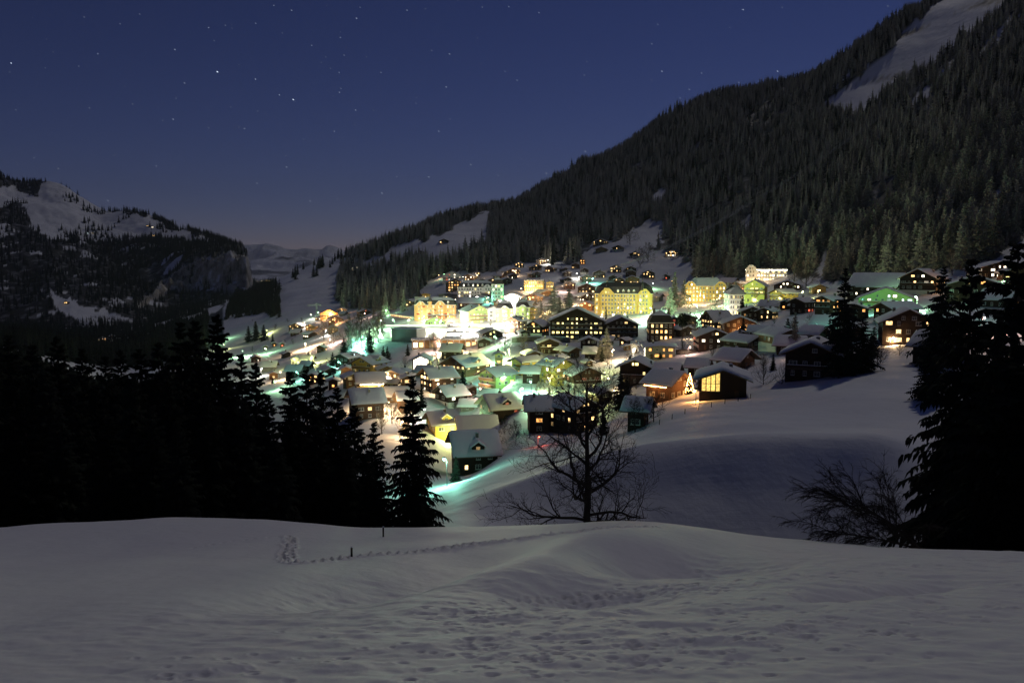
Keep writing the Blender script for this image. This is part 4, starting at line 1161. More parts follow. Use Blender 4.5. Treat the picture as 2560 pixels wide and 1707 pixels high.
# scattered chalets on the snow meadow
H('chalet', 1501,613,36,0,1.8,1,'dark',.15,'highest chalet above the snow meadow, dark with pale roof edge')
H('chalet', 1503,631,28,0,1.6,1,'light',0,'pale fronted unlit barn just below the highest meadow chalet', chim=0)
H('chalet', 1545,629,28,0,2,1,'brown',.3,'meadow chalet with white base right of pale barn', base='white')
H('chalet', 1587,646,28,0,2,1,'dark',.3,'chalet with white base alone on middle of snow meadow', base='white')
H('chalet', 1684,642,38,-10,1.8,1.1,'light',.9,'lit chalet at right edge of the snow meadow below wood', win='kw')
H('chalet', 1539,681,30,0,2,1.1,'brown',.5,'lit chalet at the foot of snow meadow, under the cables')
H('chalet', 1577,682,28,0,1.7,1.1,'dark',.1,'dark chalet behind its twin at the foot of the meadow', back=6)
H('chalet', 1577,694,28,0,2,1.1,'brown',.25,'brown chalet in front of its dark twin below meadow')
H('chalet', 1621,696,32,0,2,1.1,'brown',.4,'chalet with a lit pair of windows right below meadow')
H('chalet', 1498,695,31,0,2,1.1,'brown',.5,'chalet with yellow windows left of cables below meadow', balc=1)
H('chalet', 1532,704,24,0,1.6,1.1,'dark',.1,'small dark chalet directly behind the grand hotel roof, left')
H('chalet', 1548,710,26,0,1.7,1.1,'brown',.5,'small lit chalet directly behind the grand hotel roof')
H('chalet', 1581,710,36,0,1.8,1.1,'light',.3,'pinkish wide chalet directly behind the grand hotel roof')
H('chalet', 1668,699,18,-20,1.6,1.1,'brown',.5,'tiny hut with reddish window left of the fir with lights', win='r')
H('chalet', 1466,733,40,0,2,1.1,'brown',.4,'house in pink lamplight left behind the grand hotel', win='wk')
H('chalet', 1462,754,46,20,1.8,1.1,'dark',.35,'dark house with white windows left of the grand hotel', win='k')
H('chalet', 1468,776,38,-10,1.8,1.1,'light',.6,'warm snow roofed house touching the grand hotel on its left', win='w')
H('chalet', 1646,754,26,60,1.8,1.2,'grey',.1,'grey house peeking out right of the grand hotel')
H('chalet', 1683,819,30,10,2,1,'dark',.5,'little dark chalet with reddish windows left of the round pine', win='or')
# centre
H('chalet', 1290,833,54,-22,3,1.1,'brown',.6,'brown chalet with two rows of yellow windows right of white glare', win='y', balc=2, dorm=1)
H('chalet', 1345,845,54,-22,2.8,1.1,'dark',.6,'dark chalet with orange windows and steep grey side roof', win='yo', balc=1, base='white', pitch=30)
H('annex', 1308,845,28,15,1.4,1,'dark',.2,'low dark annex with white base left of dark chalet', base='white', cat='house')
H('hotel_chalet', 1442,849,116,0,4.2,.8,'dark',.5,'biggest dark timber chalet with a full row of yellow windows', win='y', balc=2, pitch=25, cat='chalet', th=.35, litrows=[.25, 1.0, .1, .55, .0])
H('chalet', 1550,847,80,4,3.2,.9,'dark',.06,'wide dark chalet with grey unlit windows right of biggest chalet', balc=2, pitch=24)
hotel('dark_boarding_house', 1650,853,68,6,3,13,5,'dark',.45,'tall dark boarding house with flat topped roof', roof='mansard', win='wo', cat='house', balc=False, back=3)
H('garage_block', 1648,898,74,4,2,.9,'grey',.3,'grey lower block with one glaring window under boarding house', win='o', pitch=6, cat='house', th=.35)
H('garden_annex', 1587,884,24,-10,1.6,1,'white',.6,'small white annex flooded with light left of boarding house', cat='house', win='k')
H('garden_shed', 1567,876,24,10,.8,.8,'light',0,'little shed in the lit snow garden beside the lamp', cat='shed', chim=0, th=.3)
H('chalet', 1226,852,58,12,1.7,1,'dark',.3,'low dark chalet with one pair of lit windows by rink', win='y')
H('chalet', 1370,886,54,6,2.2,1,'dark',.35,'dark chalet with pale roof rim below the retaining wall', win='w', balc=1)
H('chalet', 1472,875,42,0,1.8,1,'dark',.3,'dark chalet with two bright windows under the biggest chalet', win='k')
H('chalet', 1420,896,56,40,1.5,1.2,'brown',.1,'unlit low house with long snow roof under dark chalets')
H('barn', 1475,903,34,82,1.7,1.2,'dark',.1,'dark steep roofed barn with tiny yellow window', win='o', chim=0, pitch=35)
H('chalet', 1131,900,52,78,2,1.2,'dark',.12,'dark house with broad snow roof right of the ski track slope')
H('yellow_house', 1247,926,28,0,3,1.2,'yellow',.4,'narrow yellow house with stacked balconies on green lit snow', balc=2, cat='house', win='wo')
H('yellow_house', 1316,940,72,-48,2.4,1.3,'yellow',.35,'yellow house with orange gable and long snow roof', balc=1, cat='house', win='wo')
H('turquoise_house', 1328,960,46,80,1.9,1.2,'dark',.1,'dark house under turquoise snow roof beside teal lamp', cat='house')
H('yellow_house', 1389,967,78,38,3.4,1,'yellow',.3,'large yellow house with three tiers of curved balconies', balc=3, cat='house', win='wk', dorm=1, pitch=28)
H('green_house', 1244,985,86,-42,3,1.1,'green',.05,'house with brown balcony front and side lit vivid lime green', balc=3, cat='house', pitch=28)
H('chalet', 1450,975,98,24,2.4,1,'brown',.25,'dark chalet with red window behind the big bare tree', balc=1, base='white', win='or', pitch=24)
H('chalet', 1593,963,84,-8,2.5,1,'dark',.5,'dark chalet with yellow windows right of the tall dark fir', win='y', pitch=24, balc=1)
H('barn', 1668,953,60,80,1.3,1.3,'brown',.0,'low barn under pink lit snow roof behind string-lit chalet', win='r', chim=0)
H('chalet', 1668,1003,104,58,1.9,1.2,'brown',.55,'chalet with string of bulbs under its eaves', win='o', pitch=26, th=.6, bulbs='orange')
H('chalet', 1806,998,112,0,2.0,.8,'dark',.0,'dark chalet with a huge golden glazed window beside lit christmas tree', win='y', pitch=20, th=.8, glass=.40, chim=1)
H('chalet', 2033,949,128,-6,2.6,.8,'dark',0,'nearest unlit dark chalet under a thick snow roof', pitch=24, th=1.0, balc=1)
H('barn', 2034,866,62,62,1.8,1.2,'dark',0,'dark barn with bent snow roof behind nearest unlit chalet', chim=1, th=.8)
H('chalet', 1858,887,92,46,1.9,1.2,'dark',.12,'dark chalet with a log-built base and broad sloping snow roof', th=.7, base='stone')
H('chalet', 1948,879,98,28,2.2,1.1,'light',.12,'light timber chalet with white ground storey and turquoise roof', base='white', win='k', th=.6)
H('annex', 1975,885,66,84,1.3,1.4,'dark',0,'low annex under pinkish flat snow, front of light chalet', chim=0, cat='house', pitch=14)
H('chalet', 1779,876,86,10,2.4,.9,'dark',.62,'dark chalet with red and white windows behind round snow wall', win='kwr', th=.45)
H('chalet', 1846,834,80,6,1.9,.9,'dark',.4,'dark chalet with a dazzling lamp on its gable', win='w', pitch=22)
H('chalet', 1792,824,72,-58,1.9,1.2,'dark',.5,'chalet with steep dark snow roof and lit left windows', win='w', pitch=35)
H('chalet', 1879,807,56,4,2.3,1,'dark',.28,'small dark chalet with two amber windows on the bank', win='o')
H('shed', 1745,938,54,80,1.2,1.2,'dark',0,'snow capped shed above the lit christmas tree', chim=0, th=.6)
H('house', 1838,928,92,60,1.4,1.2,'brown',0,'low house under wide snow roof with small pointed gable', th=.6)
H('house', 2068,841,72,76,1.7,1.2,'brown',.1,'house with turquoise lit snow roof left of black fir', th=.6)
# right hand slope
H('chalet', 1968,732,58,0,2,.9,'brown',.25,'brown chalet with one white window right of illuminated hotel', win='k', pitch=20)
H('chalet', 2043,734,40,14,1.6,1,'light',.7,'orange lit low chalet below the snow chute in wood', win='wo')
H('yellow_house', 1960,753,62,-40,2,1.1,'yellow',.1,'bright yellow chalet below brown chalet with white window', cat='chalet', balc=1)
H('chalet', 2005,784,56,-30,2.4,1.1,'dark',.15,'dark chalet under yellow lamp with one pink window', win='r')
H('chalet', 2072,788,64,-30,2.8,1,'brown',.6,'brown chalet with big orange windows behind black fir', win='o', balc=2)
H('chalet', 1966,774,36,0,1.6,1,'dark',.7,'little dark chalet with a pink lit window on the bank', win='o')
H('long_house', 2195,742,124,74,2.2,1.4,'dark',.15,'long dark house under a huge low snow roof', cat='house', win='k', pitch=16)
H('chalet', 2214,772,112,0,1.9,.8,'green',.55,'pale green gabled house with bright white window front', win='kc', pitch=22, balc=1)
H('chalet', 2305,738,92,-14,3.4,.9,'dark',.4,'tall chalet lit green with many white framed windows', win='wk', balc=1, base='white', pitch=28)
H('chalet', 2240,803,96,-44,2,1.2,'dark',.35,'dark chalet with pair of orange windows behind lower lit chalet', win='o')
H('chalet', 2262,862,120,6,2.8,.9,'dark',.5,'dark chalet with a lit ground floor in front of pale green house', win='w', pitch=27)
H('shed', 2345,908,112,72,1.8,1.2,'dark',0,'dark snow roofed shed at right below the fir', chim=0, th=.7)
H('chalet', 2436,752,110,0,2.6,.9,'dark',.45,'dark chalet with blazing orange lamp at right edge', win='ow', pitch=20)
H('chalet', 2490,695,120,12,1.8,.9,'dark',.15,'wide dark chalet higher up behind the orange lamp chalet', pitch=18, win='k')
H('chalet', 2548,712,92,10,2.2,.9,'brown',.35,'green lit chalet cut by the right picture edge', win='yk', pitch=22)
H('barn', 2500,770,90,66,1.4,1.2,'dark',.2,'dark barn above the pink lit snow at right', chim=0, win='o')
# lower left quarter
H('chalet', 872,917,60,-40,2.2,1.1,'dark',.15,'dark chalet with turquoise roof at the foot of ski slope', win='c', dorm=1)
H('chalet', 925,949,82,-34,3,1,'yellow',.35,'yellow lit chalet with two balcony tiers on the lower left', balc=3, dorm=1, win='wy', pitch=26)
H('chalet', 963,948,42,10,1.9,1,'light',.7,'bright warm gable joined to the yellow balcony chalet', win='k')
H('chalet', 866,942,34,0,1.6,1.1,'light',.5,'small chalet with one glowing lamp left of yellow chalet', win='k')
H('chalet', 880,967,46,10,1.8,1,'brown',.3,'brown chalet with truss gable left of the lit inn', win='w')
H('inn', 926,988,66,-84,2.2,1.4,'yellow',.6,'inn with a row of bright bulbs along its balcony', win='yk', cat='house', balc=1, bulbs='white')
H('chalet', 985,962,46,-14,2,1,'dark',.5,'dark chalet with green door and lit upper windows', win='w')
H('chalet', 1015,977,36,12,2.2,1,'brown',.35,'brown chalet with pale gable left of the many windowed house', win='w')
H('many_windowed_house', 1096,987,86,-66,2.9,1.4,'dark',.7,'long dark house with three rows of small lit windows', win='wk', cat='house')
H('chalet', 1056,930,50,-8,2.4,1,'brown',.6,'chalet with a fully glazed lit gable on the ski slope', glass=True, win='k', pitch=24)
H('chalet', 1165,957,112,-40,3,1,'light',.5,'large light timber chalet with balconies and white lower storey', balc=3, base='white', dorm=1, win='w', pitch=28)
H('house', 1062,945,44,70,1.2,1.2,'grey',.0,'grey snow roofed house under the glazed gable chalet')
H('house', 1128,1023,78,-62,2.2,1.2,'dark',.3,'dark house with white base and wooden terrace under snow', base='white', win='k', pitch=16)
H('annex', 1172,1030,44,80,1,1.3,'stone',0,'low stone annex with tilted snow roof beside terrace house', chim=0, cat='house')
H('house', 1250,1058,100,-68,2.1,1.2,'dark',.3,'dark house with broad snow roof and reddish lower windows', dorm=1, win='r', pitch=28, th=.6)
H('yellow_house', 1106,1102,80,-74,2.4,1.2,'yellow',.15,'yellow house with snowy roof and dormer left of the street lamp', dorm=1, cat='house', pitch=28)
H('house', 1192,1122,96,-84,2,1.1,'brown',.55,'house with a patched snow roof and warm window band', win='w', pitch=26)
H('house', 1185,1182,116,-82,2,1,'dark',.12,'lowest dark house with snow roof and white framed windows', dorm=1, pitch=24)
H('house', 916,1050,84,-80,2.6,1.1,'brown',.2,'brown house with big snow roof beside the left firs', win='w', pitch=26)
H('house', 992,1008,54,84,1.2,1.2,'light',0,'small house under pink lit snow roof by warm lamps', chim=0)
H('house', 1016,1033,50,-80,2.2,1.1,'brown',.1,'dark roofed house behind the single pointed fir', pitch=26)
H('tall_chalet', 1345,1083,60,-86,3.0,.9,'dark',.7,'narrow tall chalet with red and orange windows', win='or', cat='chalet', pitch=30)
H('chalet', 1432,1085,118,38,3,1.1,'dark',.4,'large dark chalet with bright windows behind the bare tree', win='w', balc=2, pitch=26)
H('chalet', 1500,1020,64,30,1.8,1.1,'dark',.2,'dark chalet with orange windows among firs behind bare tree', win='o')
H('barn', 1595,1072,64,78,1.8,1.1,'dark',0,'dark barn with snow roof at the edge of the meadow', chim=0, th=.6, pitch=30)
# far left along the valley road
H('chalet', 822,795,38,0,2.2,1,'orange',.8,'blazing orange chalet beside the construction crane', win='wo', balc=1)
H('chalet', 803,800,32,20,1.2,1,'light',.6,'low warm house in front of the blazing orange chalet', win='wk')
H('chalet', 839,808,36,0,1.8,1,'brown',.6,'brown chalet with pink windows below the blazing orange chalet', win='wr')
H('chalet', 855,785,24,0,2,1,'grey',.5,'grey chalet with lit gable right of the orange chalet', win='w')
H('chalet', 910,789,34,10,1.6,1,'dark',.3,'dark chalet with pinkish light under trees by the rink', win='r')
H('chalet', 745,825,40,-20,1.8,1,'light',.4,'snowy chalet left of the star-shaped lamp', win='w')
H('chalet', 781,827,34,-20,2,1,'orange',.7,'orange lit gabled chalet right of the star-shaped lamp', win='wo')
H('chalet', 740,838,28,75,1.2,1.2,'brown',.1,'low house with pinkish roof below the snowy chalet')
H('chalet', 775,845,36,30,1.6,1,'dark',.4,'dark house with a row of white windows on the hill', win='k')
H('chalet', 833,833,26,0,2,1,'light',.6,'warm house among trees left of the pale bare trees', win='w')
H('chalet', 740,911,28,0,1.6,1,'white',.5,'white house with bright yellow lamp on the lower road', win='k')
H('chalet', 769,911,36,78,1.4,1.4,'yellow',.3,'pale house with flat snow roof on the lower road', win='y')
H('chalet', 673,928,38,80,1.4,1.4,'grey',.2,'house with square snow roof beside the left firs', win='w')
H('chalet', 684,948,26,0,1.4,1,'light',.8,'small glowing house under the square snow roof house', win='w')
H('chalet', 738,944,44,72,1.7,1.2,'dark',.1,'house with tilted turquoise snow roof behind the firs')
H('chalet', 768,928,36,60,1.6,1.2,'dark',.05,'house with flat turquoise snow roof behind the firs, uphill')
H('chalet', 706,868,14,0,1.4,1,'brown',.9,'hut with red light on the dark hillside road', win='r')
H('chalet', 686,867,14,0,1.4,1,'brown',.9,'hut with orange light left of the hut with red light', win='o')
H('chalet', 664,875,14,0,1.4,1,'brown',.9,'hut with pale light lowest on the hillside road', win='k')
H('chalet', 890,676,22,0,1.8,1,'light',.9,'lone glowing chalet on the dark spur above the valley', win='wk')
H('chalet', 866,697,12,0,1.4,1,'dark',.9,'tiny chalet with one light below the glowing spur chalet', win='w')
H('chalet', 1053,637,14,0,1.5,1,'dark',.9,'hut with two lights on the blue lit high pasture', win='k')
H('chalet', 1176,629,14,0,1.5,1,'dark',.9,'hut with lights at the right end of high pasture', win='k')
H('chalet', 1110,609,22,0,1.5,1,'dark',.15,'dark long barn in the middle of the high pasture', chim=0)
H('chalet', 256,856,22,0,1.8,1,'light',.9,'bright lonely house in the black valley at left', win='wk', ymin=300)
H('chalet', 280,846,12,0,1.6,1,'light',.9,'second small lit house right of the bright lonely house', win='w', ymin=300)
H('chalet', 418,872,22,0,1.6,1,'brown',.9,'lit house on the valley road just left of fir tops', win='wk', ymin=300)
H('chalet', 440,866,16,0,1.6,1,'brown',.6,'smaller house beside the lit house left of fir tops', win='k', ymin=300)
H('chalet', 1180,700,16,0,1.6,1,'dark',.7,'small hut with lights above the warm chalet at wood edge', win='w')
H('chalet', 1193,693,18,0,1.8,1,'light',.8,'glowing chalet at the wood edge right of red chalet', win='wk')

# smaller buildings squeezed between them
H('chalet', 1206,713,20,0,1.8,1,'brown',.8,'tiny lit chalet between dark chalets above white long hotel', win='yk')
H('shed', 858,790,22,60,1.2,1.2,'grey',0,'small snow roofed shed right of the blazing orange chalet', chim=0)
H('shed', 982,970,26,70,1,1.2,'dark',0,'little shed with turquoise snow roof before dark chalet', chim=0)
H('shed', 961,968,20,-20,1.2,1.2,'brown',.2,'narrow shed left of the little turquoise roofed shed', chim=0)
H('annex', 1181,990,26,10,1.4,1,'brown',.2,'small brown annex left of the lime green house', cat='house')
H('shed', 1470,918,26,20,.9,1,'light',0,'small shed under the yellow-green glaring lamp', chim=0, cat='shed')
H('shed', 1520,862,34,75,1.1,1.3,'dark',0,'low dark shed between dark chalet and garden lamp', chim=0)
H('house', 1896,842,44,82,1,1.3,'dark',0,'low house with flat snow roof behind light timber chalet', chim=0)
H('annex', 1852,852,40,10,1.1,1,'dark',.3,'little gabled annex below the dazzling lamp chalet', win='r', cat='house', chim=0)
H('shed', 1989,776,26,50,1.1,1,'dark',0,'small dark shed below the chalet with pink window', chim=0)
H('house', 1925,776,48,78,1.1,1.4,'grey',.1,'low house with teal tinted snow roof below yellow guest house')
H('chalet', 820,942,40,24,1.6,1.1,'dark',.1,'dark chalet behind the firs left of small lamp chalet')
H('chalet', 833,972,30,0,1.6,1,'brown',.8,'lit brown chalet half hidden by the left firs', win='wo')
H('house', 1705,842,46,30,1.6,1.2,'dark',.3,'dark house behind the round headed pine', win='w')
H('shed', 1826,893,34,10,.9,.8,'stone',0,'open log shed below the broad sloping snow roof', chim=0)
H('house', 1562,864,34,-30,1.2,1.2,'dark',.1,'small dark house left of the lit garden annex', chim=0)
H('chalet', 1010,948,34,-10,1.5,1.1,'brown',.3,'small brown chalet left of the glazed gable chalet', win='w')
H('house', 1225,1006,44,70,1.2,1.2,'grey',0,'low grey house between lime house and broad roofed house', chim=0)
H('chalet', 1395,918,44,-24,1.6,1.1,'dark',.3,'dark little chalet uphill of large yellow house', win='w')
H('chalet', 1330,905,44,14,1.5,1.1,'brown',.2,'brown chalet uphill of the yellow orange gabled house', win='y')
H('chalet', 1210,868,36,0,1.4,1.1,'dark',.3,'dark low chalet under the right end of the arcade', win='w')
H('chalet', 1650,800,40,70,1.4,1.2,'dark',.1,'dark house under snow right of the grand hotel porch')
H('chalet', 1720,812,40,0,1.6,1.1,'dark',.5,'dark chalet below the brilliant green-white lamp', win='w')
H('chalet', 1920,800,48,-20,1.8,1.1,'dark',.4,'dark chalet right of the two amber windows chalet', win='w')
H('chalet', 2140,800,56,0,1.8,1.1,'dark',.4,'dark chalet half behind the tall dark fir', win='o')
H('chalet', 2130,856,60,20,1.6,1.1,'brown',.1,'brown house behind the bushy dark fir')
H('chalet', 790,960,44,-20,1.7,1.1,'brown',.5,'brown house with lit windows showing between left firs', win='wo')
H('chalet', 640,905,26,0,1.5,1.1,'brown',.6,'lit house just right of the left fir tops', win='wk')
H('chalet', 715,895,26,20,1.5,1.1,'dark',.3,'small dark house left of white house on lower road', win='w')
H('chalet', 805,880,28,-20,1.5,1.1,'light',.5,'small pale chalet on the slope below hillside lamps', win='w')
# church behind the orange hotel
p = hit(1042, 775)
ch = thing('church', 'dark church with a thin pointed spire behind the orange hotel', 'church', (p.x, p.y + 14, p.z), 0)
mb = MB(); mb.box(-3, 3, -3, 3, -5, 12); link('tower', mb.mesh('church_tower', M['white']), ch)
mb = MB(); n = 8
for q in range(n):
    t0, t1 = 6.283 * q / n, 6.283 * (q + 1) / n
    for (r0_, z0_), (r1_, z1_) in (((4.2, 11.8), (1.7, 15)), ((1.7, 15), (0.05, 27))):
        mb.add([(r0_*math.cos(t0), r0_*math.sin(t0), z0_), (r0_*math.cos(t1), r0_*math.sin(t1), z0_), (r1_*math.cos(t1), r1_*math.sin(t1), z1_), (r1_*math.cos(t0), r1_*math.sin(t0), z1_)], [(0, 1, 2, 3)])
link('spire', mb.mesh('church_spire', M['tile']), ch)
mb = MB(); mb.gable(8, 3.01, 20, -5, 7, 11.5); link('nave', mb.mesh('nave', M['white']), ch)

# ------------------------------------------------------------------ rink, station, hall and other village structures
def world_px(px, z):
    """point at height z seen at picture position px = (x, y)"""
    u, v = (float(a) for a in uv_of(*px)); y = z / v
    return Vector((u * y, y, z))
ice = MB()
ice.box(-104, -44, 514, 634, RINK_Z - .5, RINK_Z)
tag(link('ice_rink', ice.mesh('ice_rink', M['ice'])), 'brilliant floodlit ice rink in the middle of the village', 'ice rink')
bo = thing('rink_boards', 'low white boards with rail round the floodlit ice rink', 'fence', (0, 0, 0))
for x0, x1, y0, y1 in ((-104.3, -43.7, 513.5, 513.8), (-104.3, -43.7, 634.2, 634.5), (-104.3, -104, 513.81, 634.19), (-44, -43.7, 513.81, 634.19)):
    mb = MB(); mb.box(x0, x1, y0, y1, RINK_Z - 1.0, RINK_Z + 1.1); link('board', mb.mesh('rink_board', M['white']), bo)
# dark sports hall and the lit arcade in front of the rink
p = hit(1010, 856)
sh = thing('sports_hall', 'dark grey box shaped sports hall in front of ice rink', 'hall', (p.x, p.y, p.z), -math.atan(p.x / p.y) - .5)
mb = MB(); mb.box(-9, 9, 0, 13, -5, 8.2); link('wall', mb.mesh('hall_wall', M['grey']), sh)
mb = MB(); mb.box(-9.3, 9.3, -.3, 13.3, 8.203, 8.5); rf = link('roof', mb.mesh('hall_roof', M['metal']), sh)
mb = MB(); mb.frustum((-9.2,9.2,-.2,13.2), (-8.9,8.9,.1,12.9), 8.503, 8.9); link('snow_cover', mb.mesh('hall_snow', M['snow']), rf)
for k in range(7):
    mb = MB(); mb.box(-8.8 + k * 2.55, -6.5 + k * 2.55, -.06, -.005, .4, 7.8); link('panel', mb.mesh('hall_panel', M['grey']), sh)
p = hit(1112, 872)
ar = thing('arcade', 'long low arcade with pink lit bays under a snowy terrace', 'building', (p.x, p.y, p.z), -math.atan(p.x / p.y))
Wd = 165 * p.y / F_PX
mb = MB(); mb.box(-Wd/2, Wd/2, 3, 9, -4, 5.0); link('back_wall', mb.mesh('arcade_wall', M['orange']), ar)
mb = MB(); mb.box(-Wd/2 - .5, Wd/2 + .5, -.6, 9.3, 5.003, 5.5); rf = link('terrace', mb.mesh('arcade_terrace', M['white']), ar)
mb = MB(); mb.box(-Wd/2 - .4, Wd/2 + .4, -.5, 9.2, 5.503, 5.8); link('snow_cover', mb.mesh('arcade_snow', M['snow']), rf)
n = 11
for k in range(n + 1):
    x = -Wd/2 + .3 + (Wd - .6) * k / n
    mb = MB(); mb.box(x - .22, x + .22, -.3, .14, -4, 5.0); link('column', mb.mesh('arcade_column', M['white']), ar)
for k in range(n):
    if k % 3 == 2: continue
    x = -Wd/2 + .3 + (Wd - .6) * (k + .5) / n
    window(ar, x, 2.97, .5, 2.6, 3.2, ['lit_k', 'lit_w', 'lit_w', 'dim_w'][k % 4])
for k in range(24):
    x = -Wd/2 + Wd * (k + .5) / 24
    mb = MB(); mb.box(x - .04, x + .04, -.45, -.37, 5.803, 6.9); mb.box(x - Wd/48 + .02, x + Wd/48 - .02, -.44, -.38, 6.3, 6.36); mb.box(x - Wd/48 + .02, x + Wd/48 - .02, -.44, -.38, 6.84, 6.9)
    link('railing', mb.mesh('arcade_railing', M['metal']), ar)
p = hit(1143, 845)
tb = thing('terrace_building', 'white glaring terrace building with glass railings right of rink', 'building', (p.x, p.y, p.z), -math.atan(p.x / p.y))
for k in range(3):
    mb = MB(); mb.box(-8 + k, 9, k * 2.5, 12, -4 + k * 3.2 + (.003 if k else 0), k * 3.2 + 3.0); fl = link('storey', mb.mesh('terrace_storey', M['white']), tb)
    mb = MB(); mb.box(-8 + k, 9, k * 2.5 - .9, k * 2.5 - .85, k * 3.2 + .2, k * 3.2 + 1.2); link('railing', mb.mesh('glass_railing', M['pane']), fl)
    for q in range(4): window(fl, -5.5 + q * 4, k * 2.5 - .02, k * 3.2 + .5, 2.2, 2.0, ['lit_k', 'lit_c', 'pane', 'lit_k'][(q + k) % 4])
p = hit(1194, 832)
ki = thing('kiosk', 'flat green and white kiosk at right end of ice rink', 'kiosk', (p.x, p.y, p.z), -math.atan(p.x / p.y))
mb = MB(); mb.box(-5.5, 5.5, 0, 5, -3, 2.6); link('wall', mb.mesh('kiosk_wall', M['white']), ki)
mb = MB(); mb.box(-6, 6, -.8, 5.4, 2.603, 3.5); link('roof', mb.mesh('kiosk_roof', M['green']), ki)
for q in range(3): window(ki, -3.4 + q * 3.4, -.02, .9, 2.2, 1.3, 'lit_c')
p = hit(1103, 805)
sr = thing('station_roof', 'long dark station roof below the orange hotel', 'station', (p.x, p.y, p.z), -math.atan(p.x / p.y))
Wd = 74 * p.y / F_PX
mb = MB(); mb.box(-Wd/2, Wd/2, -.5, 7, 4.2, 4.6); rf = link('roof', mb.mesh('station_canopy', M['tile']), sr)
mb = MB(); mb.frustum((-Wd/2+.1,Wd/2-.1,.4,6.9), (-Wd/2+.3,Wd/2-.3,.8,6.6), 4.603, 5.0); link('snow_cover', mb.mesh('station_snow', M['snow']), rf)
mb = MB(); mb.box(-Wd/2 + 1, Wd/2 - 1, 3, 6.5, -3, 4.19); link('wall', mb.mesh('station_wall', M['brown']), sr)
for k in range(7):
    x = -Wd/2 + 1 + (Wd - 2) * k / 6
    mb = MB(); mb.box(x - .12, x + .12, 0, .24, -3, 4.19); link('post', mb.mesh('station_post', M['metal']), sr)
H('pavilion', 1088, 812, 44, 0, 1.2, .8, 'green', .2, 'small green roofed pavilion on the near side of station', cat='pavilion', th=.25, win='c')
H('yellow_hut', 953, 804, 17, -15, 1.2, 1, 'yellow', 0, 'little yellow gabled hut at left end of the railway', cat='hut', chim=0, th=.3)
# train on its track
p0, p1 = hit(976, 799), hit(1029, 799)
ang = math.atan2(p1.y - p0.y, p1.x - p0.x); Ln = (p1 - p0).length
tr = thing('train', 'white train with red stripe standing left of orange hotel', 'train', ((p0.x + p1.x) / 2, (p0.y + p1.y) / 2, (p0.z + p1.z) / 2 + .5), ang)
for k in range(2):
    xa, xb = -Ln/2 + k * (Ln/2 + .2), -Ln/2 + (k + 1) * Ln/2 - .2
    mb = MB(); mb.box(xa, xb, 0, 2.6, .6, 2.9); mb.frustum((xa, xb, 0, 2.6), (xa + .5, xb - .5, .5, 2.1), 2.903, 3.4); ca = link('carriage', mb.mesh('carriage', M['white']), tr)
    mb = MB(); mb.box(xa + .1, xb - .1, -.04, -.005, 1.0, 1.5); link('stripe', mb.mesh('red_stripe', M['redpaint']), ca)
    for q in range(6): window(ca, xa + (q + .5) / 6 * (xb - xa), -.02, 1.65, .9 * (xb - xa) / 8, .9, 'lit_w', 0, False)
    for q in (.15, .3, .7, .85):
        mb = MB(); x = xa + q * (xb - xa); mb.tube((x, .5, .3), (x, .7, .3), .42, .42, 10, cap=True); link('wheel', mb.mesh('wheel', M['metal']), ca)
for k in range(2):
    mb = MB(); mb.box(-Ln/2 - 20, Ln/2 + 30, .45 + k * 1.0, .53 + k * 1.0, -.35, -.12); link('rail', mb.mesh('rail', M['metal']), tr)
# construction crane
p = hit(793, 790)
cr = thing('tower_crane', 'thin tower crane above the blazing orange chalet', 'crane', p)
hc = 28 * p.y / F_PX; jl = 24 * p.y / F_PX
def lattice(mb, a, b, r_, n_, rad):
    a, b = Vector(a), Vector(b); d = (b - a); s = d.normalized().orthogonal(); t = d.normalized().cross(s)
    cs = [s * r_ + t * r_, s * r_ - t * r_, -s * r_ - t * r_, -s * r_ + t * r_]
    for c_ in cs: mb.tube(a + c_, b + c_, rad, rad, 4)
    for k in range(n_):
        f0, f1 = a + d * (k / n_), a + d * ((k + 1) / n_)
        for q in range(4): mb.tube(f0 + cs[q], f1 + cs[(q + 1) % 4], rad * .6, rad * .6, 3)
mb = MB(); lattice(mb, (0, 0, -1), (0, 0, hc + 2), .6, 10, .16); link('mast', mb.mesh('mast', M['metal']), cr)
mb = MB(); lattice(mb, (4, 0, hc), (-jl, 0, hc - .8), .45, 12, .14); link('jib', mb.mesh('jib', M['metal']), cr)
mb = MB(); mb.box(3, 5, -.6, .6, hc - 1.6, hc - .5); link('counterweight', mb.mesh('counterweight', M['grey']), cr)
p = hit(1147, 697)
cr = thing('tower_crane', 'small tower crane standing above the red chalet', 'crane', (p.x, p.y + 25, p.z))
mb = MB(); lattice(mb, (0, 0, -8), (0, 0, 17), .5, 9, .14); link('mast', mb.mesh('mast', M['metal']), cr)
mb = MB(); lattice(mb, (2, 0, 16), (-9, 0, 16), .4, 7, .12); link('jib', mb.mesh('jib', M['metal']), cr)
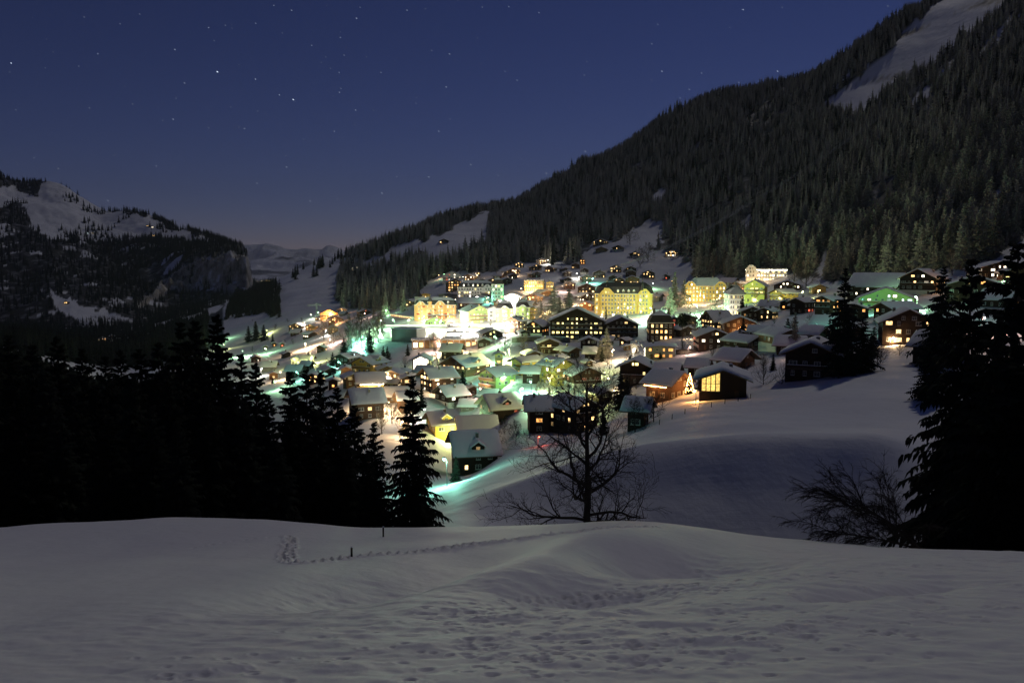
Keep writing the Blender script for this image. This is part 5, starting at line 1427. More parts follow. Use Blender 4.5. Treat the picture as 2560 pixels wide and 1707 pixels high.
# cableway: station, two carrying cables and a hauling cable up the mountain
A = hit(1330, 790); A.z += 16
B = hit(1862, 560, 0, 700); B.z += 22
Cc = hit(2440, 130, 0, 900); Cc.z += 20
py_ = thing('cable_pylon', 'grey lattice cableway pylon in the forest clearing', 'pylon', (B.x, B.y, B.z - 22))
mb = MB(); lattice(mb, (0, 0, -2), (0, 0, 21), 1.3, 8, .22); link('mast', mb.mesh('pylon_mast', M['metal']), py_)
mb = MB(); mb.box(-3.5, 3.5, -.4, .4, 21.3, 22.0); link('crossbar', mb.mesh('pylon_crossbar', M['metal']), py_)
for k, dx in enumerate((-2.6, 0.0, 2.6)):
    mb = MB()
    for P0, P1, sag in ((A, B, 9), (B, Cc, 12)):
        last = None
        for q in range(25):
            f = q / 24; v = P0.lerp(P1, f) + Vector((dx, 0, -sag * 4 * f * (1 - f)))
            if last is not None: mb.tube(last, v, .15, .15, 4)
            last = v
    tag(link('cable', mb.mesh('cable', M['wire'])), ['upper', 'middle', 'lower'][k] + ' of three cableway cables rising from village to wood', 'cable', 'cableway cables')
# retaining wall below the biggest chalet, stones laid in courses
pts = [hit(1281 + k * 12, 857 - 3.5 * math.sin(k / 12 * 3.14), 0, 62) for k in range(13)]
rw = thing('retaining_wall', 'long curved stone wall topped with snow below biggest chalet', 'wall', (0, 0, 0))
for a_, b_ in zip(pts[:-1], pts[1:]):
    mb = MB(); h_ = 2.6
    d_ = Vector((b_.x - a_.x, b_.y - a_.y, 0)).normalized(); nrm = Vector((d_.y, -d_.x, 0)) * .4
    for (p_, q_, z0, z1, mi) in ((a_, b_, -3, h_, 0), (a_, b_, h_ + .003, h_ + .45, 1)):
        mb.add([p_+nrm+Vector((0,0,z0)), q_+nrm+Vector((0,0,z0)), q_-nrm+Vector((0,0,z0)), p_-nrm+Vector((0,0,z0)), p_+nrm+Vector((0,0,z1)), q_+nrm+Vector((0,0,z1)), q_-nrm+Vector((0,0,z1)), p_-nrm+Vector((0,0,z1))],
               [(0,3,2,1),(4,5,6,7),(0,1,5,4),(1,2,6,5),(2,3,7,6),(3,0,4,7)], mi)
    link('wall_section', mb.mesh('wall_section', [M['stone'], M['snow']]), rw)
# round snow-filled terrace in front of the red and white windowed chalet
p = hit(1722, 884)
rt = thing('round_terrace', 'round stone terrace holding a bowl of pink lit snow', 'terrace', (p.x, p.y, p.z))
mb = MB(); n = 20; rr = 27 * p.y / F_PX
ring = lambda r_, z_: [(r_ * math.cos(6.283 * k / n), r_ * .9 * math.sin(6.283 * k / n) + rr, z_) for k in range(n)]
mb.add(ring(rr, -3) + ring(rr, 1.1) + ring(rr - .6, 1.1) + ring(rr - .6, .4), [(k + n * j, (k + 1) % n + n * j, (k + 1) % n + n * (j + 1), k + n * (j + 1)) for j in range(3) for k in range(n)])
link('wall', mb.mesh('terrace_wall', M['stone']), rt)
mb = MB(); mb.add(ring(rr - .6, .45) + [(0, rr, .7)], [(k, (k + 1) % n, n) for k in range(n)]); link('snow_bed', mb.mesh('snow_bed', M['snow'], True), rt)

# ------------------------------------------------------------------ lamps
_lm = {}
def lamp(px, py, col, P, label, h=5.5, ymin=62, group='street lamps of the village', rad=.28):
    p = hit(px, py, h, ymin)
    t = thing('street_lamp', label, 'street lamp', p, random.random() * 6.28, group)
    if ('pole', h) not in _lm:
        mb = MB(); mb.tube((0, 0, -1), (0, 0, h), .11, .07, 6); mb.tube((0, 0, h), (.7, 0, h + .25), .06, .05, 5)
        _lm[('pole', h)] = mb.mesh('lamp_pole', M['metal'])
        mb = MB(); mb.frustum((.45, 1.25, -.2, .2), (.55, 1.15, -.12, .12), h + .2, h + .4); _lm[('hood', h)] = mb.mesh('lamp_hood', M['metal'])
    link('pole', _lm[('pole', h)], t); link('hood', _lm[('hood', h)], t)
    k = ('bulb', col, round(rad, 2))
    if k not in _lm:
        mb = MB(); n = 8
        vs = [(rad * math.sin(a) * math.cos(b), rad * math.sin(a) * math.sin(b), rad * math.cos(a)) for a in (.001, .8, 1.57, 2.35, 3.14) for b in [6.283 * q / n for q in range(n)]]
        mb.add(vs, [(i * n + q, i * n + (q + 1) % n, (i + 1) * n + (q + 1) % n, (i + 1) * n + q) for i in range(4) for q in range(n)])
        _lm[k] = mb.mesh('bulb', M['bulb_' + col], True)
    link('bulb', _lm[k], t, (.85, 0, h + .14 - rad * .6))
    ld = bpy.data.lights.new('lamp_light', 'POINT'); ld.energy = P * (2.2 if P >= 20000 else 1.5 if P >= 14000 else 1.0); ld.color = LAMPC[col]; ld.shadow_soft_size = .3
    lo = bpy.data.objects.new('lamp_light', ld); C.objects.link(lo); lo.parent = t; lo.location = (.85, -.02, h - .35 - rad)
    return t
L = lamp
# on the rise
L(1368,650,'white',9000,'white lamp among the topmost chalets of the rise')
L(1443,684,'white',9000,'blue-white lamp at the lower left corner of meadow')
L(1480,697,'teal',5000,'teal lamp between meadow chalets under the cables')
L(1405,716,'pink',5000,'pinkish lamp left of the pink lit chalet')
L(1466,706,'pink',3500,'pinkish lamp below the cables behind the dark house')
L(1288,678,'warm',3500,'warm lamp in front of the bright chalet on rise')
L(1328,716,'warm',9000,'warm lamp on the terrace before the yellow terrace hotel')
L(1365,722,'white',7000,'white lamp before the gabled end of terrace hotel')
L(1305,722,'warm',3500,'warm lamp left of the yellow terrace hotel')
L(1156,692,'white',3500,'white lamp right beside the red glowing chalet')
L(1135,686,'red',5000,'red lamp before the gable of red glowing chalet', rad=.2)
L(1096,688,'warm',1500,'warm lamp at the wood edge left of red chalet')
L(1112,686,'green',2500,'greenish lamp left of red glowing chalet')
L(1158,706,'yell',2500,'yellow-green lamp right of the tall brown chalet')
L(1282,733,'vivid',6000,'vivid green lamp above the floodlit hall', h=7)
L(1283,752,'white',22000,'floodlight right before the white hall front')
L(1222,744,'teal',3000,'teal lamp at the foot of white corner tower')
L(1070,745,'warm',4000,'warm lamp beside the pale yellow block')
L(1190,742,'white',5000,'white lamp on the street before long white hotel')
L(1325,748,'orange',4000,'orange lamp beside the orange gabled house')
L(965,775,'green',5000,'green lamp under the trees left of orange hotel')
L(1058,792,'warm',4000,'warm lamp before left gable of orange hotel')
L(1090,792,'orange',5000,'orange lamp before middle of orange hotel')
L(1125,792,'orange',4500,'orange lamp before right gable of orange hotel')
# rink and streets
for k, (a_, b_) in enumerate([(950,800),(985,800),(1020,800),(1060,800),(1100,802),(1135,806)]):
    L(a_, b_, 'green' if k < 3 else 'white', 21000, 'tall floodlight mast along far side of the ice rink', h=8, group='floodlight masts of the ice rink')
L(905,842,'teal',14000,'teal lamp on the snow left of sports hall')
L(1160,825,'white',20000,'white lamp on the terrace right of the rink')
L(1229,797,'white',24000,'dazzling white lamp before the overlit white house')
L(1252,818,'white',24000,'dazzling white lamp on the street below the overlit house')
L(1240,842,'green',9000,'greenish lamp behind the low dark chalet by rink')
L(1275,797,'green',7000,'green lamp before the snowy mansard house')
L(1182,806,'yell',5000,'yellow-green lamp before the green grey block')
L(1099,858,'pink',9000,'pinkish lamp left of centre before the arcade')
L(1150,860,'warm',9000,'warm lamp at right end of arcade')
L(1146,873,'teal',8000,'teal lamp below the right end of arcade')
L(1097,893,'yell',9000,'yellow lamp beside the ski track slope')
L(1210,890,'teal',9000,'teal lamp on the green snow slope below arcade')
L(1273,873,'yell',14000,'yellow-white lamp in bushes below the low dark chalet')
L(1227,925,'teal',8000,'teal lamp over roof ridge of the lime green house')
L(1265,935,'green',5000,'green lamp beside narrow yellow house')
L(1328,955,'teal',12000,'brilliant teal lamp above the turquoise snow bank')
L(1300,972,'green',6000,'green lamp beside lime green house wall')
L(1455,914,'yell',14000,'yellow-green glaring lamp behind dark red-window chalet')
L(1375,945,'yell',3500,'yellow lamp under balconies of large yellow house')
L(1519,946,'warm',9000,'warm lamp on the snow bank left of tall dark fir')
L(1427,998,'yell',10000,'yellow-green lamp behind big chalet by bare tree')
L(1530,874,'warm',5000,'warm lamp in the garden left of boarding house')
L(1583,872,'white',9000,'white lamp on the lit garden annex')
L(1440,765,'orange',14000,'orange lamp on the street below golden trees')
L(1428,748,'warm',15000,'warm lamp among the golden trees, left')
L(1452,782,'warm',12000,'warm lamp on street bend above the biggest chalet')
L(1372,782,'warm',15000,'yellow lamp under the left golden tree')
# grand hotels
for a_ in (1505, 1532, 1560):
    L(a_, 786, 'warm' if a_ < 1520 else 'white', 19000, 'bright lamp on the terrace before the grand hotel, third counted leftwards' if a_ == 1505 else ('bright lamp on the middle of grand hotel terrace' if a_ == 1532 else 'bright lamp right on grand hotel terrace'))
L(1600,778,'warm',9000,'warm lamp before the porch of grand hotel')
L(1628,770,'green',7000,'green lamp at right corner of grand hotel')
L(1520,748,'yell',4000,'yellow floodlight before the left half of grand hotel', h=3)
L(1633,789,'teal',12000,'teal-white starlike lamp above the dark boarding house roof')
L(1631,709,'green',4000,'green-white lamp right behind grand hotel')
L(1680,702,'orange',3500,'orange lamp beside the fir with lights', h=12)
L(1744,764,'green',55000,'brilliant green-white lamp on snow before the yellow hotel', h=7)
L(1722,746,'warm',6000,'warm lamp left before yellow hotel')
L(1762,744,'warm',6000,'warm lamp at the middle of yellow hotel front')
L(1800,746,'warm',5000,'warm lamp right before yellow hotel')
L(1818,725,'pink',6000,'pink lamp between yellow hotel and timber wing')
L(1816,772,'white',5000,'white lamp left of the narrow white house')
L(1889,748,'yell',8000,'yellow lamp before tall yellow guest house')
L(1935,716,'white',9000,'white lamp below the illuminated hotel')
L(1890,698,'warm',6000,'warm lamp before gable of illuminated hotel')
L(1952,745,'yell',6000,'yellow lamp before the bright yellow chalet')
L(2006,729,'yell',12000,'yellow starlike lamp above dark chalet with pink window')
L(2045,726,'warm',3500,'warm lamp before orange lit low chalet')
L(1846,818,'orange',2200,'dazzling lamp on gable of dark chalet', h=3.2)
L(1759,843,'warm',1500,'warm lamp left before red and white windowed chalet', h=3)
L(1731,832,'warm',1500,'warm lamp right of round pine', h=3)
L(1720,868,'pink',1400,'pinkish lamp lighting the round terrace', h=3.5)
L(1945,857,'warm',1500,'lamp on white base of light timber chalet', h=3)
L(1990,868,'pink',900,'pink lamp over the flat annex snow', h=3.5)
L(1740,978,'orange',1500,'orange lamp added for window glow between string-lit and golden window chalets', h=2.6)  # added lamp: throws the orange glow of the windows onto the snow
L(1790,972,'orange',1100,'orange lamp added for the glow under the golden glazed window', h=2.2)  # added lamp standing in for light spilling from the golden window
L(1662,938,'pink',1300,'pinkish lamp behind low barn', h=4)
L(1640,985,'orange',800,'orange lamp on gable side of string-lit chalet', h=2.5)
# right slope
L(2293,742,'green',9000,'green lamp before the tall green lit chalet')
L(2262,712,'green',4500,'green lamp left above pale green gabled house')
L(2150,760,'teal',4500,'teal lamp left of pale green gabled house')
L(2304,782,'teal',9000,'teal-white lamp on lane below the tall green chalet')
L(2387,704,'orange',5000,'blazing orange starlike lamp on right edge chalet', h=4.5)
L(2439,675,'teal',5000,'green-white lamp on roof slope at upper right')
L(2528,672,'green',4500,'green lamp at the right picture edge')
L(2505,703,'green',4500,'green lamp under eaves at right picture edge')
L(2455,795,'pink',6500,'pinkish lamp over bright snow at lower right')
L(2060,815,'teal',3500,'teal lamp behind the turquoise lit snow roof house')
L(2225,845,'warm',1600,'warm lamp at ground floor of the dark lit chalet', h=2.5)
# lower left
L(1134,1080,'yell',5500,'yellow street lamp right of yellow dormer house')
L(1117,1149,'teal',6500,'teal-white starlike lamp left of the lowest dark house')
L(1183,1038,'green',8500,'green-white lamp glaring beside stone annex')
L(1060,1024,'white',7000,'white lamp behind the single pointed fir')
L(1202,971,'pink',2500,'pinkish lamp left of the lime green house')
L(1157,986,'white',1500,'white lamp on terrace of dark white-based house', h=3.5)
L(891,990,'warm',7000,'warm starlike lamp left in front of the inn')
L(947,992,'warm',6000,'warm lamp right in front of the inn')
L(966,1006,'warm',5000,'warm lamp over the snow right of the inn')
L(868,932,'warm',3000,'warm lamp on small chalet left of yellow chalet', h=3)
L(925,940,'yell',4000,'yellow lamp below balconies of yellow lit chalet')
L(966,935,'warm',3500,'warm lamp at the bright warm gable')
L(1000,1055,'warm',3500,'warm lamp behind bushes left of the pointed fir')
L(1195,1098,'warm',1500,'warm lamp under eaves of patched roof house', h=3)
L(1345,1090,'red',260,'red lamp at foot of the narrow tall chalet', h=2.5, rad=.15)
L(1100,960,'warm',2500,'warm lamp beside the many windowed house')
# far left
L(763,858,'warm',26000,'dazzling warm lamp on the hillside road')
L(823,848,'pink',16000,'pinkish lamp by trees right of the dazzling hillside lamp')
L(814,825,'white',12000,'white lamp among the far left chalets')
L(763,806,'white',12000,'white star-shaped lamp between two far left chalets')
L(606,878,'green',22000,'green-white glaring lamp beside the left fir tops')
L(665,871,'green',12000,'green lamp along the lower valley road')
L(665,826,'yell',9000,'yellow-green lamp behind dark trees in the valley')
L(778,787,'white',4000,'small white lamp left of the tower crane')
L(797,781,'green',7000,'greenish white lamp at foot of tower crane')
L(825,783,'orange',16000,'orange lamp before the blazing orange chalet')
L(838,800,'orange',9000,'orange lamp below the blazing orange chalet')
L(738,897,'yell',9000,'yellow-white lamp on white house of lower road')
L(778,892,'yell',11000,'yellow lamp right on the lower road')
L(699,931,'warm',7000,'warm lamp near square snow roof house')
L(653,921,'white',5000,'white lamp left of square snow roof house')
L(685,953,'green',5000,'green lamp lowest beside the left firs')
L(745,930,'teal',4500,'teal lamp over tilted turquoise roof')
L(850,905,'teal',4500,'teal lamp above dark turquoise roofed chalet')
L(910,784,'pink',3500,'pinkish lamp under trees left of the rink')
L(890,866,'teal',9000,'teal lamp on path below pale bare trees')
L(930,835,'green',9000,'green lamp among the pale bare trees')
L(548,842,'green',16000,'green lamp on snow beyond the fir tops')
L(560,862,'yell',9000,'yellow lamp beyond the fir tops')
L(891,670,'warm',5000,'warm lamp at lone glowing chalet on spur', h=4)
L(867,694,'warm',1500,'small warm lamp below spur chalet', h=4)
L(256,848,'warm',9000,'warm lamp at bright lonely valley house', ymin=300)
L(418,866,'warm',4000,'warm lamp at the lit house left of fir tops', ymin=300)
L(1193,688,'warm',2500,'warm lamp at glowing chalet by wood edge')
# lights of the village far down the valley and huts across it
for k in range(26):
    a_ = random.gauss(662, 22); b_ = 702 + abs(random.gauss(0, 4))
    u, v = (float(t) for t in uv_of(a_, b_)); yv = 5200.0
    mb = MB(); s_ = random.uniform(2.5, 5); mb.gable(s_ * 2, -s_, s_, -9, s_, s_ * 1.7)
    o = thing('far_house', 'tiny lit house of the distant valley village', 'house', (u * yv, yv, v * yv), 0, 'distant village lights in the valley gap')
    link('wall', mb.mesh('far_wall', M['light']), o)
    mb = MB(); mb.box(-s_ * .8, s_ * .8, -s_ - .1, -s_ - .01, .5, s_ * .9); link('window', mb.mesh('far_window', M['lit_' + random.choice('wky')]), o)
LX, LY, LZ, lpx, lpy = LEFT
for a_, b_, lab, kk in ((222,584,'lit hut on the snowfield across the valley, leftmost pair','c'), (233,584,'second lit hut of the leftmost pair across the valley','k'), (370,566,'warm lit hut upper right on snowfield across valley','w'),
                    (384,569,'bright hut right of the warm hut across the valley','k'), (386,590,'hut with light at wood edge across the valley','w'), (168,757,'glowing hut on the lower snow patch across valley','w')):
    d_ = (lpx - a_) ** 2 + (lpy - b_) ** 2; q = np.unravel_index(np.argmin(d_), d_.shape)
    o = thing('mountain_hut', lab, 'hut', (LX[q], LY[q], LZ[q]), 0); o.scale = (.7, .7, .6)
    mb = MB(); mb.gable(13, -6, 6, -4, 6, 10); link('wall', mb.mesh('hut_wall', M['brown']), o)
    mb = MB(); mb.add([(-7.5,-7,5.3),(0,-7,10.4),(7.5,-7,5.3),(-7.5,7,5.3),(0,7,10.4),(7.5,7,5.3),(-7.5,-7,6.2),(0,-7,11.3),(7.5,-7,6.2),(-7.5,7,6.2),(0,7,11.3),(7.5,7,6.2)], [(6,7,10,9),(7,8,11,10),(0,1,7,6),(1,2,8,7),(0,6,9,3),(2,5,11,8),(0,3,4,1),(1,4,5,2)]); link('roof', mb.mesh('hut_roof', M['snow']), o)
    for x_ in (-3.2, 2.2): 
        mb = MB(); mb.box(x_ - 1.3, x_ + 1.3, -6.1, -6.01, 1.0, 3.6); link('window', mb.mesh('hut_window', M['lit_' + kk]), o)

# ------------------------------------------------------------------ trees of the village
S = spruce_px
GL = 'black firs of the stand on the left'
for k, (a_, b_, y_) in enumerate([(449,802,96),(487,797,104),(541,782,88),(602,880,84),(347,868,92),(638,904,78),(724,925,84),(765,920,76),(801,925,90),(842,965,72),(885,1010,82),(934,1052,66),
        (20,835,96),(80,858,84),(140,838,104),(205,868,92),(262,886,86),(300,872,110),(395,852,86),(-40,850,90),(-90,860,80),(30,900,66),(115,925,68),(180,935,64),(240,960,70),(330,930,66),(420,905,66),(500,900,62),(570,935,66),(670,985,64),(610,1000,58),(520,990,56),(730,1010,62),(790,1030,60),(860,1080,60),
        (60,1000,54),(150,1020,56),(270,1040,54),(380,1010,55),(440,1050,52),(690,1080,55),(920,1130,58)]):
    S(a_, b_, y_, 'tall black fir in the dense dark stand on the left', 'near', k, GL, slim=1.0 if b_ < 950 else 1.1)
S(1031, 935, 60, 'single pointed fir standing clear right of the dark stand', 'near', 0, slim=1.0)
S(2548, 600, 63, 'giant black fir at the right picture edge', 'near', 1, slim=1.2)
S(2432, 640, 60, 'black fir with drooping boughs left of the giant right fir', 'near', 1, slim=.86)
S(2495, 780, 55, 'black fir filling the gap before the giant right fir', 'near', 1, slim=1.0)
S(2585, 880, 53, 'lower black fir at the right picture corner', 'near', 1, slim=1.4)
S(2640, 700, 64, 'black fir half outside the right picture edge', 'near', 0, slim=1.1)
S(2510, 900, 57, 'broad lower black fir in front of the giant right fir', 'near', 0, slim=1.3)
for k, (a_, y_, h_) in enumerate([(47,66,20),(54,62,22),(50,74,22),(58,70,24),(64,66,22)]):
    spruce((a_, y_, ground_at(a_, y_) - .3), h_, 'black fir in the dense stand on the right slope', 'near', k, 'black firs of the stand on the right', None, 1.1)
S(2360, 666, 200, 'dark fir before the tall green lit chalet', 'near', 1, slim=1.15)
S(2115, 668, 198, 'tall dark fir left of the pale green gabled house', 'near', 0, slim=1.0)
S(2085, 800, 205, 'lower dark fir beside the nearest unlit chalet', 'near', 2, slim=1.2)
S(2160, 790, 200, 'bushy dark fir right of nearest unlit chalet', 'near', 1, slim=1.4)
S(2335, 800, 150, 'dark fir before the snow roofed shed', 'near', 0, slim=1.3)
def SB(px, top, bot, label, kind='mid', var=0, slim=1.0):
    p = hit(px, bot); spruce(p, (bot - top) * p.y / F_PX, label, kind, var, None, None, slim)
SB(1385,716,802,'left golden lit conifer of the pair in the centre','mid',1,1.7)
SB(1422,722,808,'right golden lit conifer of the pair in the centre','mid',0,1.7)
SB(1398,742,806,'lower golden lit conifer between the central pair','mid',2,1.4)
SB(1352,752,802,'small golden lit conifer left of the pair','mid',1,1.4)
SB(1674,718,786,'dark fir right of the grand hotel','mid',0,1.35)
SB(1686,680,770,'tall fir with lamp glow behind dark fir','mid',2,1.1)
SB(1710,700,762,'yellow green lit fir left of yellow hotel','mid',1,1.2)
SB(1516,820,896,'dark fir in the garden below wide dark chalet','mid',0,1.3)
SB(1500,850,898,'yellow lit fir beside the garden lamp','mid',1,1.3)
SB(1551,925,1024,'tall dark fir left of yellow windowed dark chalet','dark',0,1.3)
SB(1347,980,1018,'young fir below the turquoise snow bank','dark',1,1.5)
SB(1372,968,1018,'young fir right of the one below turquoise bank','dark',2,1.4)
SB(1508,1020,1088,'dark fir right of the large dark chalet','dark',0,1.3)
SB(1157,928,975,'small fir before the large light timber chalet','dark',1,1.3)
SB(1140,1138,1204,'fir left of the lowest dark house','dark',2,1.3)
SB(1227,803,836,'snowy round fir in the white glare','mid',2,1.9)
SB(1515,765,800,'thin dark cypress before grand hotel terrace','dark',2,.7)
SB(1855,738,796,'dark fir right of narrow white house','dark',0,1.2)
SB(1985,778,880,'thin fir before the light timber chalet','mid',2,1.0)
SB(1650,880,898,'tiny trimmed fir before grey lower block','dark',1,1.6)
SB(930,865,882,'small fir on the ski slope edge','dark',0,1.4)
SB(832,880,915,'dark fir left of dark turquoise roofed chalet','dark',1,1.5)
SB(640,803,852,'dark fir group leader by the valley road','dark',2,1.6)
SB(622,815,855,'dark fir left in valley road group','dark',0,1.5)
SB(660,812,852,'dark fir right in valley road group','dark',1,1.6)
SB(682,835,860,'small fir on the dark hillside','dark',2,1.4)
SB(860,845,882,'dark conifer left of pale bare trees','dark',0,1.7)
SB(925,820,880,'dark slim fir among the pale bare trees','dark',1,1.1)
SB(965,660,690,'lone fir on spur snow slope','dark',2)
SB(792,662,690,'pair fir, right one, on the spur snow slope','dark',0)
SB(784,665,692,'pair fir, left one, on the spur snow slope','dark',1)
for k in range(26):
    a_ = random.uniform(720, 880); b_ = 690 - (a_ - 720) * .28 + random.gauss(0, 7)
    p = hit(a_, b_, 0, 700); spruce(p, random.uniform(14, 26), 'dark spruce on the crest of the snowy spur', 'dark', k, 'spruces along the snowy spur')
for k in range(34):
    a_ = random.uniform(850, 1010); b_ = 772 + random.gauss(0, 6)
    p = hit(a_, b_, 0, 500); spruce(p, random.uniform(14, 24), 'greenish lit spruce at the wood edge left of the orange hotel', 'mid', k, 'spruces at the wood edge behind the railway')
# christmas tree with lights
p = hit(1724, 985)
spruce(p, 50 * p.y / F_PX, 'christmas tree covered with orange lights beside golden window', 'dark', 1, None, None, 1.3)
mb = MB(); hT = 50 * p.y / F_PX
for k in range(130):
    f = random.random() ** .8; rr = .2 * 1.25 * (1 - f) * hT; a_ = random.random() * 6.283
    x_, y_, z_ = rr * math.cos(a_), rr * math.sin(a_), f * hT * .97 + .3; mb.box(x_ - .07, x_ + .07, y_ - .07, y_ + .07, z_ - .07, z_ + .07)
o = tag(link('light_chain', mb.mesh('light_chain', M['bulb_orange']), None, p), 'chain of orange bulbs wound round the christmas tree', 'light chain')
ld = bpy.data.lights.new('lamp_light', 'POINT'); ld.energy = 900; ld.color = LAMPC['orange']; ld.shadow_soft_size = 1.2
lo = bpy.data.objects.new('lamp_light', ld); C.objects.link(lo); lo.parent = o; lo.location = (-1.2, -2.2, hT * .5)
# bare trees
B_ = bare_px
u, v = (float(t) for t in uv_of(1468, 1316)); yb = 50.0; zb = ground_at(u * yb, yb)
topz = float(uv_of(1470, 960)[1]) * yb
_gt = bare_tree((u * yb, yb, zb), topz - zb, 'great bare tree with spreading branches behind the snow crest', 5, cat='tree', proto=False, spread=.52, levels=4, limbs=20, r0=.26, low=.08, min_r=.007, upright=.40)
_gt.rotation_euler = (0, 0, .6)
for k, (a_, b_, h_) in enumerate([(880,872,78),(893,868,70),(905,872,84),(918,866,72),(935,858,76),(946,856,80),(955,850,66),(870,866,60)]):
    B_(a_, b_, h_, 'pale leafless tree lit greenish left of the ice rink', 20 + k % 4, 'pale bare trees left of the rink', True, levels=3, limbs=14, spread=.32, upright=1.1)
for k, (a_, b_, h_, lab, li) in enumerate([(1634,1055,75,'bare tree before the string-lit chalet',False),(1618,1062,62,'smaller bare tree right of the dark barn',False),(1588,1080,80,'thin bare tree left of dark barn front',False),
        (1290,1105,50,'dark bare shrub below the broad roofed house',False),(1262,1085,42,'bare shrub beside the patched roof house',False),(1245,1120,40,'round bare shrub right of patched roof house',False),
        (1310,880,46,'bare tree in yellow light below retaining wall',True),(1262,880,44,'bare tree left of the yellow-white bush lamp',True),(1425,805,60,'bare tree in golden light beside conifers',True),
        (1345,805,52,'bare golden lit tree before green mansard house',True),(1755,870,80,'thin bare tree left of dark chalet with red windows',False),(1737,862,66,'pale bare tree right of the round pine',True),
        (1890,770,44,'bare garden tree before tall yellow guest house',True),(1720,780,40,'bare tree on green lit snow before yellow hotel',True),(1785,785,34,'bare hedge tree right of brilliant lamp',True),
        (2015,720,70,'pale bare tree in lamplight by illuminated hotel',True),(1985,712,60,'second pale bare tree right of illuminated hotel',True),(2380,690,60,'white barked bare tree behind dark fir at right',True),
        (980,1060,60,'bare bush thicket left of pointed fir',True),(955,1085,70,'brown thicket below the big roofed brown house',True),(1005,1090,60,'brown bare thicket right beside pointed fir',True),
        (1600,668,40,'bare tree on the snow meadow below chalet',True),(1620,655,44,'frosty bare tree at the top of snow meadow',True),(1575,612,40,'frosty bare tree above the snow meadow',True),
        (1880,905,40,'snowy shrub beside path at centre right',True),(1910,925,36,'second snowy shrub beside path',True),(1840,985,30,'small shrub beside golden window chalet',False),(1350,975,26,'tiny shrub under large yellow house',False),
        (810,850,46,'bare tree beside pinkish hillside lamp',True),(835,862,50,'bare tree right of pinkish hillside lamp',True),(1100,880,46,'bare tree before the arcade',True),(1085,876,40,'small bare tree left before the arcade',True)]):
    B_(a_, b_, h_, lab, 30 + k % 6, None, li, levels=3, limbs=14, spread=.45 if h_ > 42 else .6, upright=.8)
# leafless shrubs and small firs in the gardens between the houses
ng = 0
while ng < 170:
    a_ = random.uniform(620, 2250); b_ = random.uniform(800, 1090)
    if b_ > 1090 - max(0, (a_ - 1280)) * .20 + 10 or (a_ < 1000 and b_ > 960) or (930 < a_ < 1200 and b_ < 860): continue
    p = hit(a_, b_); ng += 1
    if ng % 5 == 0: spruce(p, random.uniform(4, 9), 'small dark garden fir between the village houses', 'dark', ng, 'small firs in the village gardens', None, 1.3)
    else: bare_tree(p, random.uniform(2.0, 5.5), 'leafless garden shrub between the village houses', 50 + ng % 5, 'leafless shrubs in the village gardens', False, levels=2, limbs=22, spread=.75, low=.02, upright=1.2)
# round dark pine with a bare stem
p = hit(1705, 872); hp = 92 * p.y / F_PX
pn = thing('pine_tree', 'round headed dark pine on a tall bare stem', 'tree', p)
mb = MB(); mb.tube((0, 0, -1), (0, 0, hp * .7), .22, .13, 7); link('trunk', mb.mesh('pine_trunk', M['bark'], True), pn)
mb = MB(); r_ = random.Random(4)
for k in range(1500):
    d_ = Vector((r_.gauss(0, 1), r_.gauss(0, 1), r_.gauss(0, 1))).normalized() * r_.uniform(.4, 1) ; c_ = Vector((d_.x * hp * .17, d_.y * hp * .17, hp * .78 + d_.z * hp * .20))
    a1_ = Vector((r_.uniform(-1, 1), r_.uniform(-1, 1), r_.uniform(-1, 1))) * hp * .028; a2_ = Vector((r_.uniform(-1, 1), r_.uniform(-1, 1), r_.uniform(-1, 1))) * hp * .028
    mb.add([c_ - a1_, c_ + a2_, c_ + a1_], [(0, 1, 2)])
link('crown', mb.mesh('pine_crown', M['needle']), pn)
# birch leaning out of the firs on the right
u, v = (float(t) for t in uv_of(2330, 1340)); yb = 47.0
mb = MB(); br = MB(); r_ = random.Random(9)
def whip(p_, d_, Ln_, rad_, lev):
    n_ = 7; last = p_
    for k in range(n_):
        d_ = (d_ + Vector((r_.uniform(-.12, .12), r_.uniform(-.12, .12), r_.uniform(-.08, .08) - .12 * (lev > 0) * k / n_ - .03))).normalized()
        q_ = last + d_ * Ln_ / n_; (mb if lev == 0 else br).tube(last, q_, rad_ * (1 - .8 * k / n_), rad_ * (1 - .8 * (k + 1) / n_) + .003, 6 if lev == 0 else 3)
        if lev < 3 and k > 0:
            for c_ in range((4, 3, 2)[lev]):
                s_ = Vector((r_.uniform(-1, 1), r_.uniform(-1, 1), r_.uniform(-.6, .9)))
                whip(last.lerp(q_, r_.random()), (d_ * .9 + s_ * .7).normalized(), Ln_ * r_.uniform(.22, .42), max(.008, rad_ * .35), lev + 1)
        last = q_
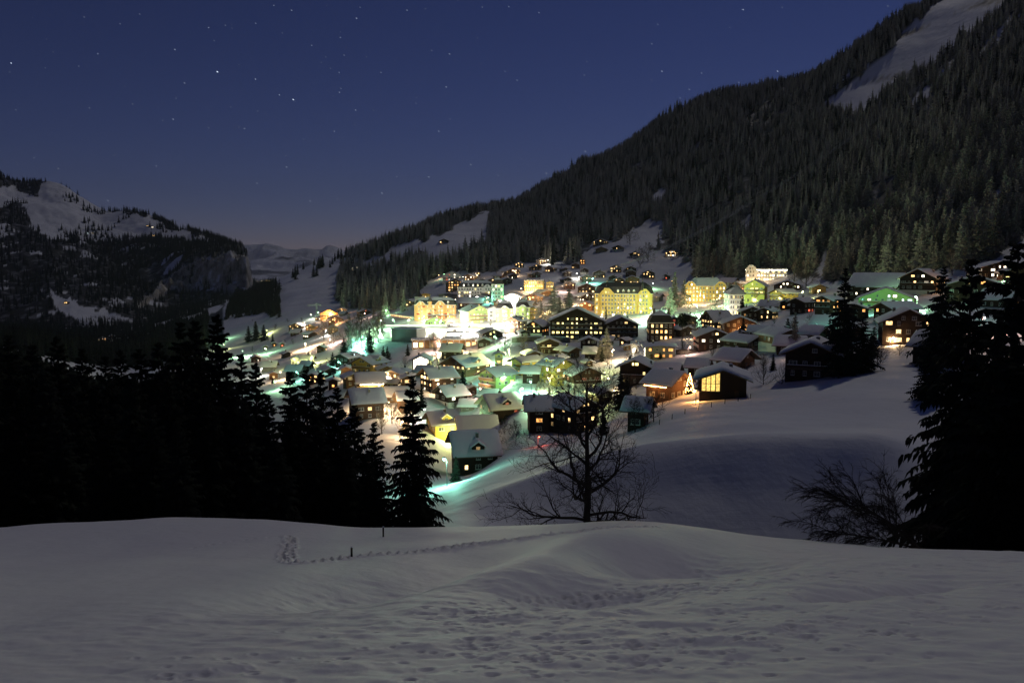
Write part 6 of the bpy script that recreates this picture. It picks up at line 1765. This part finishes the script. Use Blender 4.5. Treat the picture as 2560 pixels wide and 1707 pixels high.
whip(Vector((0, 0, -.5)), Vector((-.72, -.1, .70)), 9.0, .13, 0)
whip(Vector((.5, .3, -.5)), Vector((-.86, -.2, .46)), 7.0, .10, 0)
bt = thing('leaning_birch', 'leafless birch leaning left out of the right firs', 'tree', (u * yb, yb, ground_at(u * yb, yb)))
link('trunk', mb.mesh('birch_trunk', M['bark'], True), bt); link('crown', br.mesh('birch_crown', M['bark']), bt)

# ------------------------------------------------------------------ fence posts in the snow
for (a_, b_, h_, lab) in ((879, 1395, 29, 'slanting wooden stake beside the footprint track'), (958, 1342, 26, 'wooden stake on the snow crest before the dark firs')):
    p = hit(a_, b_, 0, 10); hh_ = h_ * p.y / F_PX
    mb = MB(); mb.tube((0, 0, -.3), (.01, 0, hh_), .042, .038, 7, cap=True)
    mb2 = MB(); mb2.frustum((-.035, .05, -.04, .04), (-.01, .03, -.015, .015), hh_ + .002, hh_ + .03)
    t_ = thing('fence_stake', lab, 'stake', p); link('post', mb.mesh('stake_post', M['bark']), t_); link('snow_cap', mb2.mesh('stake_cap', M['snow']), t_)
fence = [(1648,1062),(1680,1048),(1712,1035),(1745,1026),(1778,1018),(1812,1010),(1845,1003),(1876,996)]
for k, (a_, b_) in enumerate(fence):
    p = hit(a_, b_, 0, 120)
    mb = MB(); mb.tube((0, 0, -.4), (.05, 0, 1.1), .08, .07, 6, cap=True)
    tag(link('fence_post', mb.mesh('fence_post', M['bark']), None, p), 'small fence post along the edge of the snow meadow', 'post', 'fence posts along the meadow edge')

# ------------------------------------------------------------------ thin night air over valley and mountains
m_, n_, l_, p_ = mat('night_haze')
n_.remove(p_)
pv = n_.new('ShaderNodeVolumePrincipled')
pv.inputs['Color'].default_value = (0.72, 0.80, 1.0, 1); pv.inputs['Density'].default_value = HAZE; pv.inputs['Anisotropy'].default_value = 0.0
l_.new(pv.outputs[0], n_['Material Output'].inputs['Volume'])
mb = MB(); mb.box(-9000, 9000, -60, 14500, -900, 1500)
hz = link('haze', mb.mesh('haze', m_)); hz['kind'] = 'stuff'
